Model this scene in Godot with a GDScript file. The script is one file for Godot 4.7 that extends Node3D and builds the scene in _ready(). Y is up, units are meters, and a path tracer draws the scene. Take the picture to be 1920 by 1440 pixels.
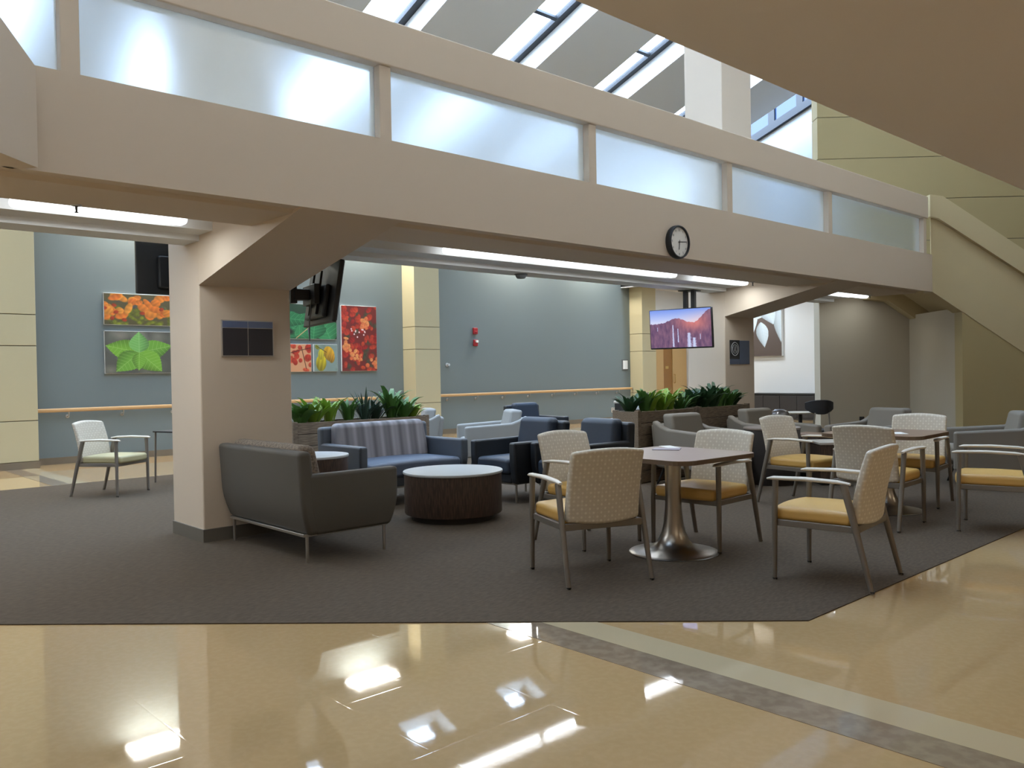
extends Node3D
# A hospital lobby: carpeted lounge under a footbridge, skylit atrium behind. X runs along the bridge, -Z towards the blue wall.

const EYE := 1.37
var M := {}
var rng := RandomNumberGenerator.new()
var used := {}
var meshes := {}

func _ready():
	rng.seed = 20240
	# ---- camera ----
	var cam := Camera3D.new()
	cam.name = "camera"
	cam.position = Vector3(0, EYE, 0)
	cam.rotation = Vector3(deg_to_rad(-0.745), deg_to_rad(-42.748), deg_to_rad(-0.958))
	cam.fov = rad_to_deg(2.0 * atan(720.0 / 1574.5))
	cam.near = 0.05
	cam.far = 200.0
	add_child(cam)
	cam.current = true
	# ---- sky and exposure ----
	var we := WorldEnvironment.new()
	we.name = "environment"
	var env := Environment.new()
	env.background_mode = Environment.BG_SKY
	var sm := ProceduralSkyMaterial.new()
	sm.sky_top_color = Color(0.76, 0.87, 1.0)
	sm.sky_horizon_color = Color(0.92, 0.95, 1.0)
	sm.ground_bottom_color = Color(0.45, 0.45, 0.44)
	sm.ground_horizon_color = Color(0.7, 0.71, 0.72)
	sm.sky_energy_multiplier = 3.9
	sm.ground_energy_multiplier = 3.9
	var sky := Sky.new()
	sky.sky_material = sm
	env.sky = sky
	env.tonemap_mode = Environment.TONE_MAPPER_LINEAR
	env.tonemap_exposure = 0.72
	env.sdfgi_enabled = true
	env.ssao_enabled = true
	env.ssil_enabled = true
	we.environment = env
	add_child(we)
	materials()
	# ---- the setting ----
	room()
	bridge()
	stairs()
	roof()
	# ---- lamps ----
	lamps()
	# ---- things ----
	wall_things()
	televisions()
	lounge()
	dining()
	far_corner()
	planters()

# ================= helpers =================
func numbered(n: String) -> String:
	var k: int = used.get(n, 0)
	used[n] = k + 1
	return n if k == 0 else "%s_%03d" % [n, k]

func thing(called: String, label: String, category: String, at := Vector3.ZERO, turn := 0.0, group := "") -> Node3D:
	var o := Node3D.new()
	o.name = numbered(called)
	o.set_meta("kind_name", called)
	o.position = at
	o.rotation.y = deg_to_rad(turn)
	add_child(o)
	tag(o, label, category, group)
	return o

func tag(o: Node, label: String, category: String, group := "") -> void:
	o.set_meta("label", label)
	o.set_meta("category", category)
	if group:
		o.set_meta("group", group)

func structure(o: Node) -> Node:
	o.set_meta("kind", "structure")
	return o

func part(called: String, st, m: Material, parent: Node = null, at := Vector3.ZERO, rot := Vector3.ZERO) -> MeshInstance3D:
	var o := MeshInstance3D.new()
	o.mesh = st if st is Mesh else st.commit()
	o.material_override = m
	if parent == null:
		o.name = numbered(called)
		add_child(o)
	else:
		o.name = called
		parent.add_child(o, true)
	o.position = at
	o.rotation = rot
	return o

func dup(src: Node3D, label: String, at: Vector3, turn: float, group := "") -> Node3D:
	var o: Node3D = src.duplicate()
	o.name = numbered(src.get_meta("kind_name"))
	add_child(o)
	o.position = at
	o.rotation.y = deg_to_rad(turn)
	o.set_meta("label", label)
	if group:
		o.set_meta("group", group)
	elif o.has_meta("group"):
		o.remove_meta("group")
	return o

func mb() -> SurfaceTool:
	var st := SurfaceTool.new()
	st.begin(Mesh.PRIMITIVE_TRIANGLES)
	return st

# one flat quad, corners counter-clockwise seen from its front
func quad(st: SurfaceTool, a: Vector3, b: Vector3, c: Vector3, d: Vector3, uvs := [Vector2(0, 1), Vector2(1, 1), Vector2(1, 0), Vector2(0, 0)]) -> void:
	var n := (b - a).cross(c - a).normalized()
	var p := [a, b, c, d]
	for i in [0, 2, 1, 0, 3, 2]:
		st.set_normal(n)
		st.set_uv(uvs[i])
		st.add_vertex(p[i])

func tri(st: SurfaceTool, a: Vector3, b: Vector3, c: Vector3) -> void:
	var n := (b - a).cross(c - a).normalized()
	for p in [a, c, b]:
		st.set_normal(n)
		st.set_uv(Vector2(p.x, p.y))
		st.add_vertex(p)

# plain box between two corners, edges chamfered by ch
func box(st: SurfaceTool, lo: Vector3, hi: Vector3, ch := 0.0, xf := Transform3D.IDENTITY) -> void:
	var size := hi - lo
	var mid := (hi + lo) / 2.0
	rbox(st, size, ch, xf * Transform3D(Basis.IDENTITY, mid), 1, 1)

func axis_samples(h: float, r: float, seg: int, mids: int) -> Array:
	var a := []
	if r <= 0.0:
		for i in mids + 1:
			a.append(lerpf(-h, h, float(i) / mids))
		return a
	for i in seg + 1:
		a.append(-h + r * (1.0 - cos(PI / 2 * i / seg)) if seg > 1 else -h + r * i)
	for i in range(1, mids):
		a.append(lerpf(-h + r, h - r, float(i) / mids))
	for i in range(seg, -1, -1):
		a.append(h - r * (1.0 - cos(PI / 2 * i / seg)) if seg > 1 else h - r * i)
	return a

# rounded box; bend is a Callable(Vector3) -> Vector3 that shapes it
func rbox(st: SurfaceTool, size: Vector3, r: float, xf := Transform3D.IDENTITY, seg := 3, mids := 1, bend = null) -> void:
	var h := size / 2.0
	r = minf(r, minf(h.x, minf(h.y, h.z)) * 0.98)
	var s := [axis_samples(h.x, r, seg, mids), axis_samples(h.y, r, seg, mids), axis_samples(h.z, r, seg, mids)]
	var inner := h - Vector3(r, r, r)
	for ax in 3:
		var u := (ax + 1) % 3
		var v := (ax + 2) % 3
		for sgn in [-1.0, 1.0]:
			var su: Array = s[u]
			var sv: Array = s[v]
			var grid := []
			for i in su.size():
				var row := []
				for j in sv.size():
					var p := Vector3.ZERO
					p[ax] = sgn * h[ax]
					p[u] = su[i]
					p[v] = sv[j]
					var c := Vector3(clampf(p.x, -inner.x, inner.x), clampf(p.y, -inner.y, inner.y), clampf(p.z, -inner.z, inner.z))
					var d := p - c
					var n := Vector3.ZERO
					n[ax] = sgn
					if r > 0.0:
						n = d.normalized()
						p = c + n * r
					var uv := Vector2(p[u], p[v])
					if bend != null:
						var t1 := n.cross(Vector3(0.31, 0.52, 0.79)).normalized()
						var t2 := n.cross(t1)
						var e := 0.002
						var q: Vector3 = bend.call(p)
						n = ((bend.call(p + t1 * e) - q) as Vector3).cross((bend.call(p + t2 * e) - q) as Vector3).normalized()
						p = q
					row.append([xf * p, (xf.basis * n).normalized(), uv])
				grid.append(row)
			for i in su.size() - 1:
				for j in sv.size() - 1:
					var a: Array = grid[i][j]
					var b: Array = grid[i + 1][j]
					var c2: Array = grid[i + 1][j + 1]
					var d2: Array = grid[i][j + 1]
					var order := [a, c2, b, a, d2, c2] if sgn > 0 else [a, b, c2, a, c2, d2]
					for k in order:
						st.set_normal(k[1])
						st.set_uv(k[2])
						st.add_vertex(k[0])

# turned body: profile of (radius, height) from bottom to top
func lathe(st: SurfaceTool, prof: Array, seg := 32, xf := Transform3D.IDENTITY, smooth := true) -> void:
	for i in prof.size() - 1:
		var p: Vector2 = prof[i]
		var q: Vector2 = prof[i + 1]
		var n0 := Vector2(q.y - p.y, p.x - q.x).normalized()
		var na := n0
		var nb := n0
		if smooth:
			if i > 0:
				var o: Vector2 = prof[i - 1]
				var m := Vector2(p.y - o.y, o.x - p.x).normalized()
				if m.dot(n0) > 0.75:
					na = (m + n0).normalized()
			if i < prof.size() - 2:
				var o2: Vector2 = prof[i + 2]
				var m2 := Vector2(o2.y - q.y, q.x - o2.x).normalized()
				if m2.dot(n0) > 0.75:
					nb = (m2 + n0).normalized()
		for k in seg:
			var a := TAU * k / seg
			var b := TAU * (k + 1) / seg
			var c := [[p, na, a], [q, nb, a], [q, nb, b], [p, na, b]]
			for j in [0, 2, 1, 0, 3, 2]:
				var e: Array = c[j]
				var rr: Vector2 = e[0]
				var nn: Vector2 = e[1]
				st.set_normal((xf.basis * Vector3(nn.x * cos(e[2]), nn.y, nn.x * sin(e[2]))).normalized())
				st.set_uv(Vector2(e[2] / TAU, rr.y))
				st.add_vertex(xf * Vector3(rr.x * cos(e[2]), rr.y, rr.x * sin(e[2])))

# round or flat bar along points; w and d are half-widths per point (or one number each)
func bar(st: SurfaceTool, pts: Array, w, d, side := Vector3(1, 0, 0), sides := 10, boxy := 0.6) -> void:
	var rings := []
	for i in pts.size():
		var dir: Vector3 = (pts[mini(i + 1, pts.size() - 1)] - pts[maxi(i - 1, 0)]).normalized()
		var a := (side - dir * side.dot(dir)).normalized()
		var b := dir.cross(a)
		var ww: float = w[i] if w is Array else w
		var dd: float = d[i] if d is Array else d
		var ring := []
		for k in sides:
			var t := TAU * (k + 0.5) / sides
			var c := cos(t)
			var s := sin(t)
			var cx := signf(c) * pow(absf(c), boxy)
			var sx := signf(s) * pow(absf(s), boxy)
			ring.append([pts[i] + a * cx * ww + b * sx * dd, (a * c / ww + b * s / dd).normalized()])
		rings.append(ring)
	for i in pts.size() - 1:
		for k in sides:
			var k2 := (k + 1) % sides
			var q := [rings[i][k], rings[i][k2], rings[i + 1][k2], rings[i + 1][k]]
			for j in [0, 2, 1, 0, 3, 2]:
				st.set_normal(q[j][1])
				st.set_uv(Vector2(k, i))
				st.add_vertex(q[j][0])
	for e in [0, pts.size() - 1]:
		var c := Vector3.ZERO
		for k in sides:
			c += rings[e][k][0] / sides
		for k in sides:
			var k2 := (k + 1) % sides
			if e == 0:
				tri(st, c, rings[e][k2][0], rings[e][k][0])
			else:
				tri(st, c, rings[e][k][0], rings[e][k2][0])

func tube(st: SurfaceTool, pts: Array, r: float, sides := 10) -> void:
	var side := Vector3(0.3, 0.1, 0.9) if absf((pts[1] - pts[0]).normalized().dot(Vector3(0.3, 0.1, 0.9))) < 0.9 else Vector3(0, 1, 0)
	bar(st, pts, r, r, side, sides, 1.0)

# outline (x, y) drawn out along z from z0 to z1
func prism(st: SurfaceTool, poly: PackedVector2Array, z0: float, z1: float, xf := Transform3D.IDENTITY) -> void:
	if Geometry2D.is_polygon_clockwise(poly):
		poly.reverse()
	var idx := Geometry2D.triangulate_polygon(poly)
	for k in range(0, idx.size(), 3):
		var a := poly[idx[k]]
		var b := poly[idx[k + 1]]
		var c := poly[idx[k + 2]]
		if (b - a).cross(c - a) < 0:
			var t := b
			b = c
			c = t
		tri(st, xf * Vector3(a.x, a.y, z1), xf * Vector3(b.x, b.y, z1), xf * Vector3(c.x, c.y, z1))
		tri(st, xf * Vector3(a.x, a.y, z0), xf * Vector3(c.x, c.y, z0), xf * Vector3(b.x, b.y, z0))
	for i in poly.size():
		var a := poly[i]
		var b := poly[(i + 1) % poly.size()]
		quad(st, xf * Vector3(a.x, a.y, z1), xf * Vector3(a.x, a.y, z0), xf * Vector3(b.x, b.y, z0), xf * Vector3(b.x, b.y, z1))

# profile in (z, y) drawn out along x
const ALONG_X := Transform3D(Vector3(0, 0, 1), Vector3(0, 1, 0), Vector3(-1, 0, 0), Vector3.ZERO)
func prism_x(st: SurfaceTool, poly: PackedVector2Array, x0: float, x1: float) -> void:
	prism(st, poly, -x1, -x0, ALONG_X)

# outline in (x, z) drawn up from y0 to y1
func slab(st: SurfaceTool, poly: Array, y0: float, y1: float) -> void:
	var p := PackedVector2Array()
	for v in poly:
		p.append(Vector2(v.x, -v.y))
	prism(st, p, y0, y1, Transform3D(Vector3(1, 0, 0), Vector3(0, 0, -1), Vector3(0, 1, 0), Vector3.ZERO))

func lamp_area(parent: Node, size: Vector2, energy: float, color: Color, at: Vector3, rot := Vector3(-90, 0, 0)) -> void:
	var l := AreaLight3D.new()
	l.name = "light"
	l.area_size = size
	l.light_energy = energy
	l.light_color = color
	l.area_range = 40.0
	l.shadow_enabled = true
	parent.add_child(l, true)
	l.position = at
	l.rotation_degrees = rot

# ================= materials =================
func mat(key: String, c: Color, rough := 0.8, metal := 0.0, spec := 0.5) -> StandardMaterial3D:
	var m := StandardMaterial3D.new()
	m.resource_name = key
	m.albedo_color = c
	m.roughness = rough
	m.metallic = metal
	m.metallic_specular = spec
	M[key] = m
	return m

func rgb(r: float, g: float, b: float) -> Color:
	return Color(r / 255.0, g / 255.0, b / 255.0)

func noise_tex(freq: float, a: Color, b: Color, size := 256, s := 1, octaves := 4, pos := [0.0, 1.0]) -> NoiseTexture2D:
	var n := FastNoiseLite.new()
	n.seed = s
	n.frequency = freq
	n.fractal_octaves = octaves
	var t := NoiseTexture2D.new()
	t.width = size
	t.height = size
	t.seamless = true
	t.noise = n
	var g := Gradient.new()
	g.offsets = PackedFloat32Array(pos)
	g.colors = PackedColorArray([a, b])
	t.color_ramp = g
	return t

func tri_tex(m: StandardMaterial3D, t: Texture2D, scale: Vector3, world := true) -> void:
	m.albedo_texture = t
	m.albedo_color = Color.WHITE
	m.uv1_triplanar = true
	m.uv1_world_triplanar = world
	m.uv1_scale = scale

func materials() -> void:
	var m: StandardMaterial3D
	mat("cream paint", rgb(210, 193, 172), 0.65)
	mat("ceiling paint", rgb(228, 219, 208), 0.8)
	mat("white paint", rgb(228, 228, 226), 0.7)
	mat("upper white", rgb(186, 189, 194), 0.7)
	mat("roof paint", rgb(216, 216, 212), 0.8)
	mat("yellow panel", rgb(190, 178, 142), 0.6)
	mat("stair paint", rgb(190, 172, 132), 0.65)
	mat("wall panel", rgb(166, 148, 104), 0.6)
	mat("joint", rgb(120, 112, 92), 0.9)
	mat("blue paint", rgb(116, 125, 124), 0.6)
	mat("beige wall", rgb(176, 165, 144), 0.7)
	mat("base rubber", rgb(120, 106, 86), 0.5)
	mat("pillar base", rgb(104, 98, 88), 0.6)
	mat("oak", rgb(206, 164, 112), 0.4)
	mat("door wood", rgb(196, 160, 106), 0.4)
	mat("door dark wood", rgb(150, 106, 54), 0.4)
	mat("steel", rgb(190, 188, 184), 0.35, 1.0)
	mat("brushed base", rgb(170, 164, 156), 0.3, 1.0)
	mat("chair metal", rgb(122, 114, 104), 0.42, 0.3)
	mat("arm cap", rgb(214, 204, 188), 0.45)
	mat("dark plastic", rgb(24, 25, 26), 0.45)
	mat("black gloss", rgb(10, 11, 12), 0.12)
	mat("dark frame", rgb(34, 38, 44), 0.5)
	mat("table top", rgb(138, 112, 90), 0.38)
	mat("table edge", rgb(96, 76, 56), 0.5)
	mat("white laminate", rgb(184, 187, 188), 0.3)
	mat("grey laminate", rgb(190, 182, 170), 0.35)
	mat("navy", rgb(38, 50, 66), 0.55)
	mat("navy arm", rgb(28, 34, 41), 0.5)
	mat("slate", rgb(74, 80, 88), 0.55)
	mat("seat blue", rgb(80, 90, 107), 0.5)
	mat("loveseat grey", rgb(88, 84, 77), 0.7)
	mat("tub grey", rgb(146, 146, 143), 0.75)
	mat("tub taupe", rgb(124, 117, 106), 0.75)
	mat("yellow vinyl", rgb(206, 162, 86), 0.45)
	mat("dark cabinet", rgb(50, 46, 44), 0.5)
	mat("red plastic", rgb(170, 40, 44), 0.4)
	mat("paper", rgb(238, 236, 230), 0.7)
	mat("cover grey", rgb(150, 140, 150), 0.4)
	mat("soil", rgb(46, 36, 28), 0.95)
	mat("planter recess", rgb(52, 42, 34), 0.9)
	mat("canvas side", rgb(236, 236, 232), 0.7)
	mat("dark laminate", rgb(126, 115, 106), 0.4)
	mat("brass", rgb(200, 170, 110), 0.35, 0.8)
	mat("silver dome", rgb(120, 116, 114), 0.22, 0.6)
	mat("frame grey", rgb(96, 98, 98), 0.5)
	# carpet: fine streaks over a slow variation
	m = mat("carpet", Color.WHITE, 0.95, 0.0, 0.2)
	tri_tex(m, noise_tex(0.05, rgb(77, 64, 50), rgb(91, 77, 61), 512, 5, 5, [0.25, 0.75]), Vector3(0.5, 0.5, 1.6))
	m.rim_enabled = true
	m.rim = 0.2
	m.detail_enabled = true
	m.detail_blend_mode = BaseMaterial3D.BLEND_MODE_MUL
	m.detail_albedo = noise_tex(0.12, Color(0.86, 0.86, 0.86), Color(1, 1, 1), 256, 8, 3)
	m.uv2_triplanar = true
	m.uv2_world_triplanar = true
	m.uv2_scale = Vector3(2.2, 2.2, 7)
	# polished tile floor with fine joints on a 0.61 m grid
	m = mat("floor tile", Color.WHITE, 0.035, 0.0, 0.7)
	tri_tex(m, noise_tex(0.05, rgb(179, 148, 104), rgb(183, 152, 109), 512, 11, 5, [0.3, 0.7]), Vector3(0.33, 0.33, 0.33))
	var ji := Image.create(512, 512, false, Image.FORMAT_RGB8)
	ji.fill(Color(1, 1, 1))
	for k in [0, 256]:
		ji.fill_rect(Rect2i(0, k, 512, 2), Color(0, 0, 0))
		ji.fill_rect(Rect2i(k, 0, 2, 512), Color(0, 0, 0))
	var wav := FastNoiseLite.new()
	wav.seed = 3
	wav.frequency = 0.035
	for y in 512:
		for x in 512:
			if x % 256 > 1 and y % 256 > 1:
				var w := 0.8 + 0.2 * wav.get_noise_2d(absf(x - 256), absf(y - 256))
				ji.set_pixel(x, y, Color(w, w, w))
	m.heightmap_enabled = true
	m.heightmap_texture = ImageTexture.create_from_image(ji)
	m.heightmap_scale = 0.009
	m.uv1_scale = Vector3(0.82, 0.82, 0.82)
	m = mat("floor light band", rgb(190, 172, 138), 0.04, 0.0, 0.7)
	m = mat("floor grey band", Color.WHITE, 0.04, 0.0, 0.7)
	tri_tex(m, noise_tex(0.05, rgb(134, 117, 97), rgb(146, 129, 108), 256, 6, 4, [0.3, 0.7]), Vector3(1, 1, 1))
	# wood grains
	m = mat("wenge", Color.WHITE, 0.5)
	tri_tex(m, noise_tex(0.03, rgb(58, 44, 36), rgb(86, 68, 56), 256, 21, 4, [0.3, 0.7]), Vector3(8, 0.8, 8), false)
	m = mat("planter wood", Color.WHITE, 0.65)
	tri_tex(m, noise_tex(0.03, rgb(104, 90, 74), rgb(132, 116, 97), 256, 22, 4, [0.3, 0.7]), Vector3(0.9, 9, 9), false)
	# woven backs
	var di := Image.create(64, 64, false, Image.FORMAT_RGB8)
	for y in 64:
		for x in 64:
			var k := 0.0
			for c in [Vector2(16, 16), Vector2(48, 48), Vector2(48, 16), Vector2(16, 48)]:
				var d := Vector2(x, y).distance_to(c) / (9.5 if (c.x == c.y) else 5.0)
				k = maxf(k, clampf(1.6 - 1.2 * d, 0, 1) * (1.0 if c.x == c.y else 0.45))
			var weave := 0.96 + 0.04 * ((x / 2 + y / 2) % 2)
			di.set_pixel(x, y, rgb(206, 194, 174).lerp(rgb(232, 224, 207), k) * weave)
	m = mat("woven cream", Color.WHITE, 0.8)
	tri_tex(m, ImageTexture.create_from_image(di), Vector3(19, 19, 19), false)
	# striped sofa back
	var si := Image.create(256, 8, false, Image.FORMAT_RGB8)
	for x in 256:
		var f := x / 256.0
		var k := 0.5 + 0.5 * sin(TAU * f * 2.0 + 0.6) * 0.7 + 0.3 * sin(TAU * f * 5.0) * 0.5
		var c := rgb(92, 88, 92).lerp(rgb(146, 143, 146), clampf(k, 0, 1))
		for y in 8:
			si.set_pixel(x, y, c)
	m = mat("striped fabric", Color.WHITE, 0.6)
	tri_tex(m, ImageTexture.create_from_image(si), Vector3(2.9, 2.9, 2.9), false)
	m = mat("brown pattern", Color.WHITE, 0.8)
	tri_tex(m, noise_tex(0.08, rgb(98, 88, 78), rgb(136, 122, 106), 128, 31, 2, [0.4, 0.6]), Vector3(4, 4, 4), false)
	# glass
	m = mat("frosted glass", Color(0.93, 0.97, 1.0, 0.06), 0.3)
	m.refraction_enabled = true
	m.refraction_scale = 0.03
	m = mat("clear glass", Color(0.95, 0.98, 1.0, 0.06), 0.03)
	m.transparency = BaseMaterial3D.TRANSPARENCY_ALPHA
	m = mat("blue glass", rgb(44, 64, 98), 0.1)
	# lamps
	m = mat("tube glow", rgb(250, 252, 255), 0.5)
	m.emission_enabled = true
	m.emission = Color(0.96, 0.98, 1.0)
	m.emission_energy_multiplier = 5.0
	m = mat("panel glow", rgb(250, 252, 255), 0.5)
	m.emission_enabled = true
	m.emission = Color(1.0, 0.98, 0.93)
	m.emission_energy_multiplier = 7.0
	# leaves
	for k in [["leaf green", rgb(70, 108, 46)], ["leaf bright", rgb(118, 150, 44)], ["leaf dark", rgb(40, 70, 40)], ["leaf blue", rgb(46, 66, 52)]]:
		m = mat(k[0], k[1], 0.45)
		m.backlight_enabled = true
		m.backlight = k[1] * 0.5

# ================= setting =================
# a stack of panels with open joints between them, over a backing; its front lies at z = 0 in the parent's axes
func panel_stack(parent: Node3D, m: Material, x0: float, x1: float, ys: Array, thick: float) -> void:
	for i in ys.size() - 1:
		var st := mb()
		box(st, Vector3(x0, ys[i] + 0.006, -thick), Vector3(x1, ys[i + 1] - 0.006, 0), 0.006)
		part("panel", st, m, parent)

func slab_box(called: String, lo: Vector3, hi: Vector3, m: Material, label := "", category := "") -> MeshInstance3D:
	var st := mb()
	box(st, lo, hi)
	var o := part(called, st, m)
	structure(o)
	if label:
		tag(o, label, category)
	return o

func room() -> void:
	slab_box("floor", Vector3(-4.2, -0.3, -15.5), Vector3(21.5, 0, 6.2), M["floor tile"], "polished tan tile floor around the carpet", "floor")
	slab_box("trim_1", Vector3(3.215, 0, -15.18), Vector3(3.43, 0.002, 6.0), M["floor light band"], "pale stone band set in the tan floor", "floor band")
	slab_box("trim_2", Vector3(3.0, 0, -15.18), Vector3(3.215, 0.002, 6.0), M["floor grey band"], "mottled grey band set beside the pale band in the floor", "floor band")
	# carpet: corner cut at 45 degrees in front
	var st := mb()
	slab(st, [Vector2(-3.9, -10.35), Vector2(-3.9, -12.08), Vector2(19.5, -12.08), Vector2(19.5, -2.25), Vector2(4.235, -2.25), Vector2(-3.9, -10.4)], 0.0, 0.006)
	var c := part("carpet", st, M["carpet"])
	tag(c, "dark grey-brown streaked carpet under all of the lounge furniture", "carpet")
	structure(c)
	# blue wall, its rubber base and the panelled pilasters that stand proud of it
	slab_box("wall_back", Vector3(-4.2, 0, -15.5), Vector3(21.5, 6.4, -15.2), M["blue paint"], "long blue-grey painted wall behind the lounge", "wall")
	slab_box("baseboard_back", Vector3(3.4, 0, -15.2), Vector3(19.0, 0.11, -15.185), M["base rubber"], "brown rubber base along the blue wall", "baseboard")
	var ys := [0.11, 0.75, 1.92, 2.41, 4.6, 5.3]
	var p := thing("wall_left_panelled", "cream panelled wall at the far left, beside the blue wall", "wall", Vector3(0, 0, -14.75))
	structure(p)
	st = mb()
	box(st, Vector3(-4.2, 0, -0.45), Vector3(3.474, 5.3, -0.02))
	part("backing", st, M["joint"], p)
	panel_stack(p, M["yellow panel"], -4.2, 3.48, ys, 0.02)
	st = mb()
	box(st, Vector3(-4.2, 0, 0), Vector3(3.49, 0.11, 0.014))
	part("base_strip", st, M["base rubber"], p)
	for q in [[10.8, 11.48, "cream panelled pilaster between the two bays of the blue wall"], [18.62, 19.24, "cream panelled pilaster at the right end of the blue wall, beside the wooden door"]]:
		p = thing("pilaster", q[2], "pilaster", Vector3(q[0], 0, -14.75))
		structure(p)
		var w: float = q[1] - q[0]
		var high: float = 5.3 if q[0] < 15 else 3.72
		st = mb()
		box(st, Vector3(0.012, 0, -0.45), Vector3(w - 0.012, high, -0.012))
		part("backing", st, M["joint"], p)
		ys[4] = 4.6 if high > 4 else 3.72
		ys[5] = 5.3 if high > 4 else 3.73
		for i in ys.size() - (1 if high > 4 else 2):
			st = mb()
			box(st, Vector3(0, ys[i] + 0.006, -0.45), Vector3(w, ys[i + 1] - 0.006, 0), 0.006)
			part("panel", st, M["yellow panel"], p)
		st = mb()
		box(st, Vector3(-0.012, 0, -0.45), Vector3(w + 0.012, 0.11, 0.014))
		part("base_strip", st, M["base rubber"], p)
	# white painted stretch above and beside the door, then the white end wall
	slab_box("wall_end_return", Vector3(19.24, 0, -15.2), Vector3(21.3, 6.4, -15.15), M["white paint"], "short white wall around the wooden door", "wall")
	slab_box("wall_end", Vector3(21.2, 0, -15.2), Vector3(21.5, 6.4, 6.2), M["white paint"], "white end wall with the magnolia picture", "wall")
	slab_box("wall_left", Vector3(-4.5, 0, -15.5), Vector3(-4.2, 11.5, 6.2), M["cream paint"], "plain side wall out of sight on the left", "wall")
	slab_box("wall_front", Vector3(-4.2, 0, 5.9), Vector3(21.2, 2.81, 6.2), M["cream paint"], "plain wall behind the viewer", "wall")
	# low lobby ceiling overhead, with the upper wall that stands on its edge
	slab_box("ceiling", Vector3(-4.2, 2.81, -2.22), Vector3(21.4, 3.2, 6.2), M["ceiling paint"], "flat cream ceiling edge overhead at the upper right", "ceiling")
	slab_box("wall_upper_front", Vector3(-4.2, 3.2, -2.22), Vector3(21.4, 11.5, -1.9), M["cream paint"], "tall atrium wall above the lobby ceiling edge", "wall")
	# panelled yellow wall on the right, at 45 degrees; its lower part is the beige back of the recess under the stairs
	var r := thing("wall_right", "tall yellow wall of wide panels behind the stairs at the right", "wall", Vector3(13.84, 0, -7.08), -45)
	structure(r)
	st = mb()
	box(st, Vector3(0.012, 2.62, -0.3), Vector3(9.5, 10.6, -0.012))
	part("backing", st, M["joint"], r)
	var rows := [2.63, 3.54, 4.26, 4.98, 5.70, 6.42, 7.14, 7.86, 8.58, 9.3, 10.2]
	for i in rows.size() - 1:
		st = mb()
		box(st, Vector3(0, rows[i] + 0.005, -0.3), Vector3(9.5, rows[i + 1] - 0.005, 0), 0.005)
		part("panel", st, M["wall panel"], r)
	st = mb()
	box(st, Vector3(0, 0, -0.3), Vector3(9.5, 2.62, 0))
	part("lower_wall", st, M["beige wall"], r)
	st = mb()
	box(st, Vector3(-0.01, 0, 0), Vector3(1.48, 0.1, 0.014))
	part("base_strip", st, M["base rubber"], r)

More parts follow.
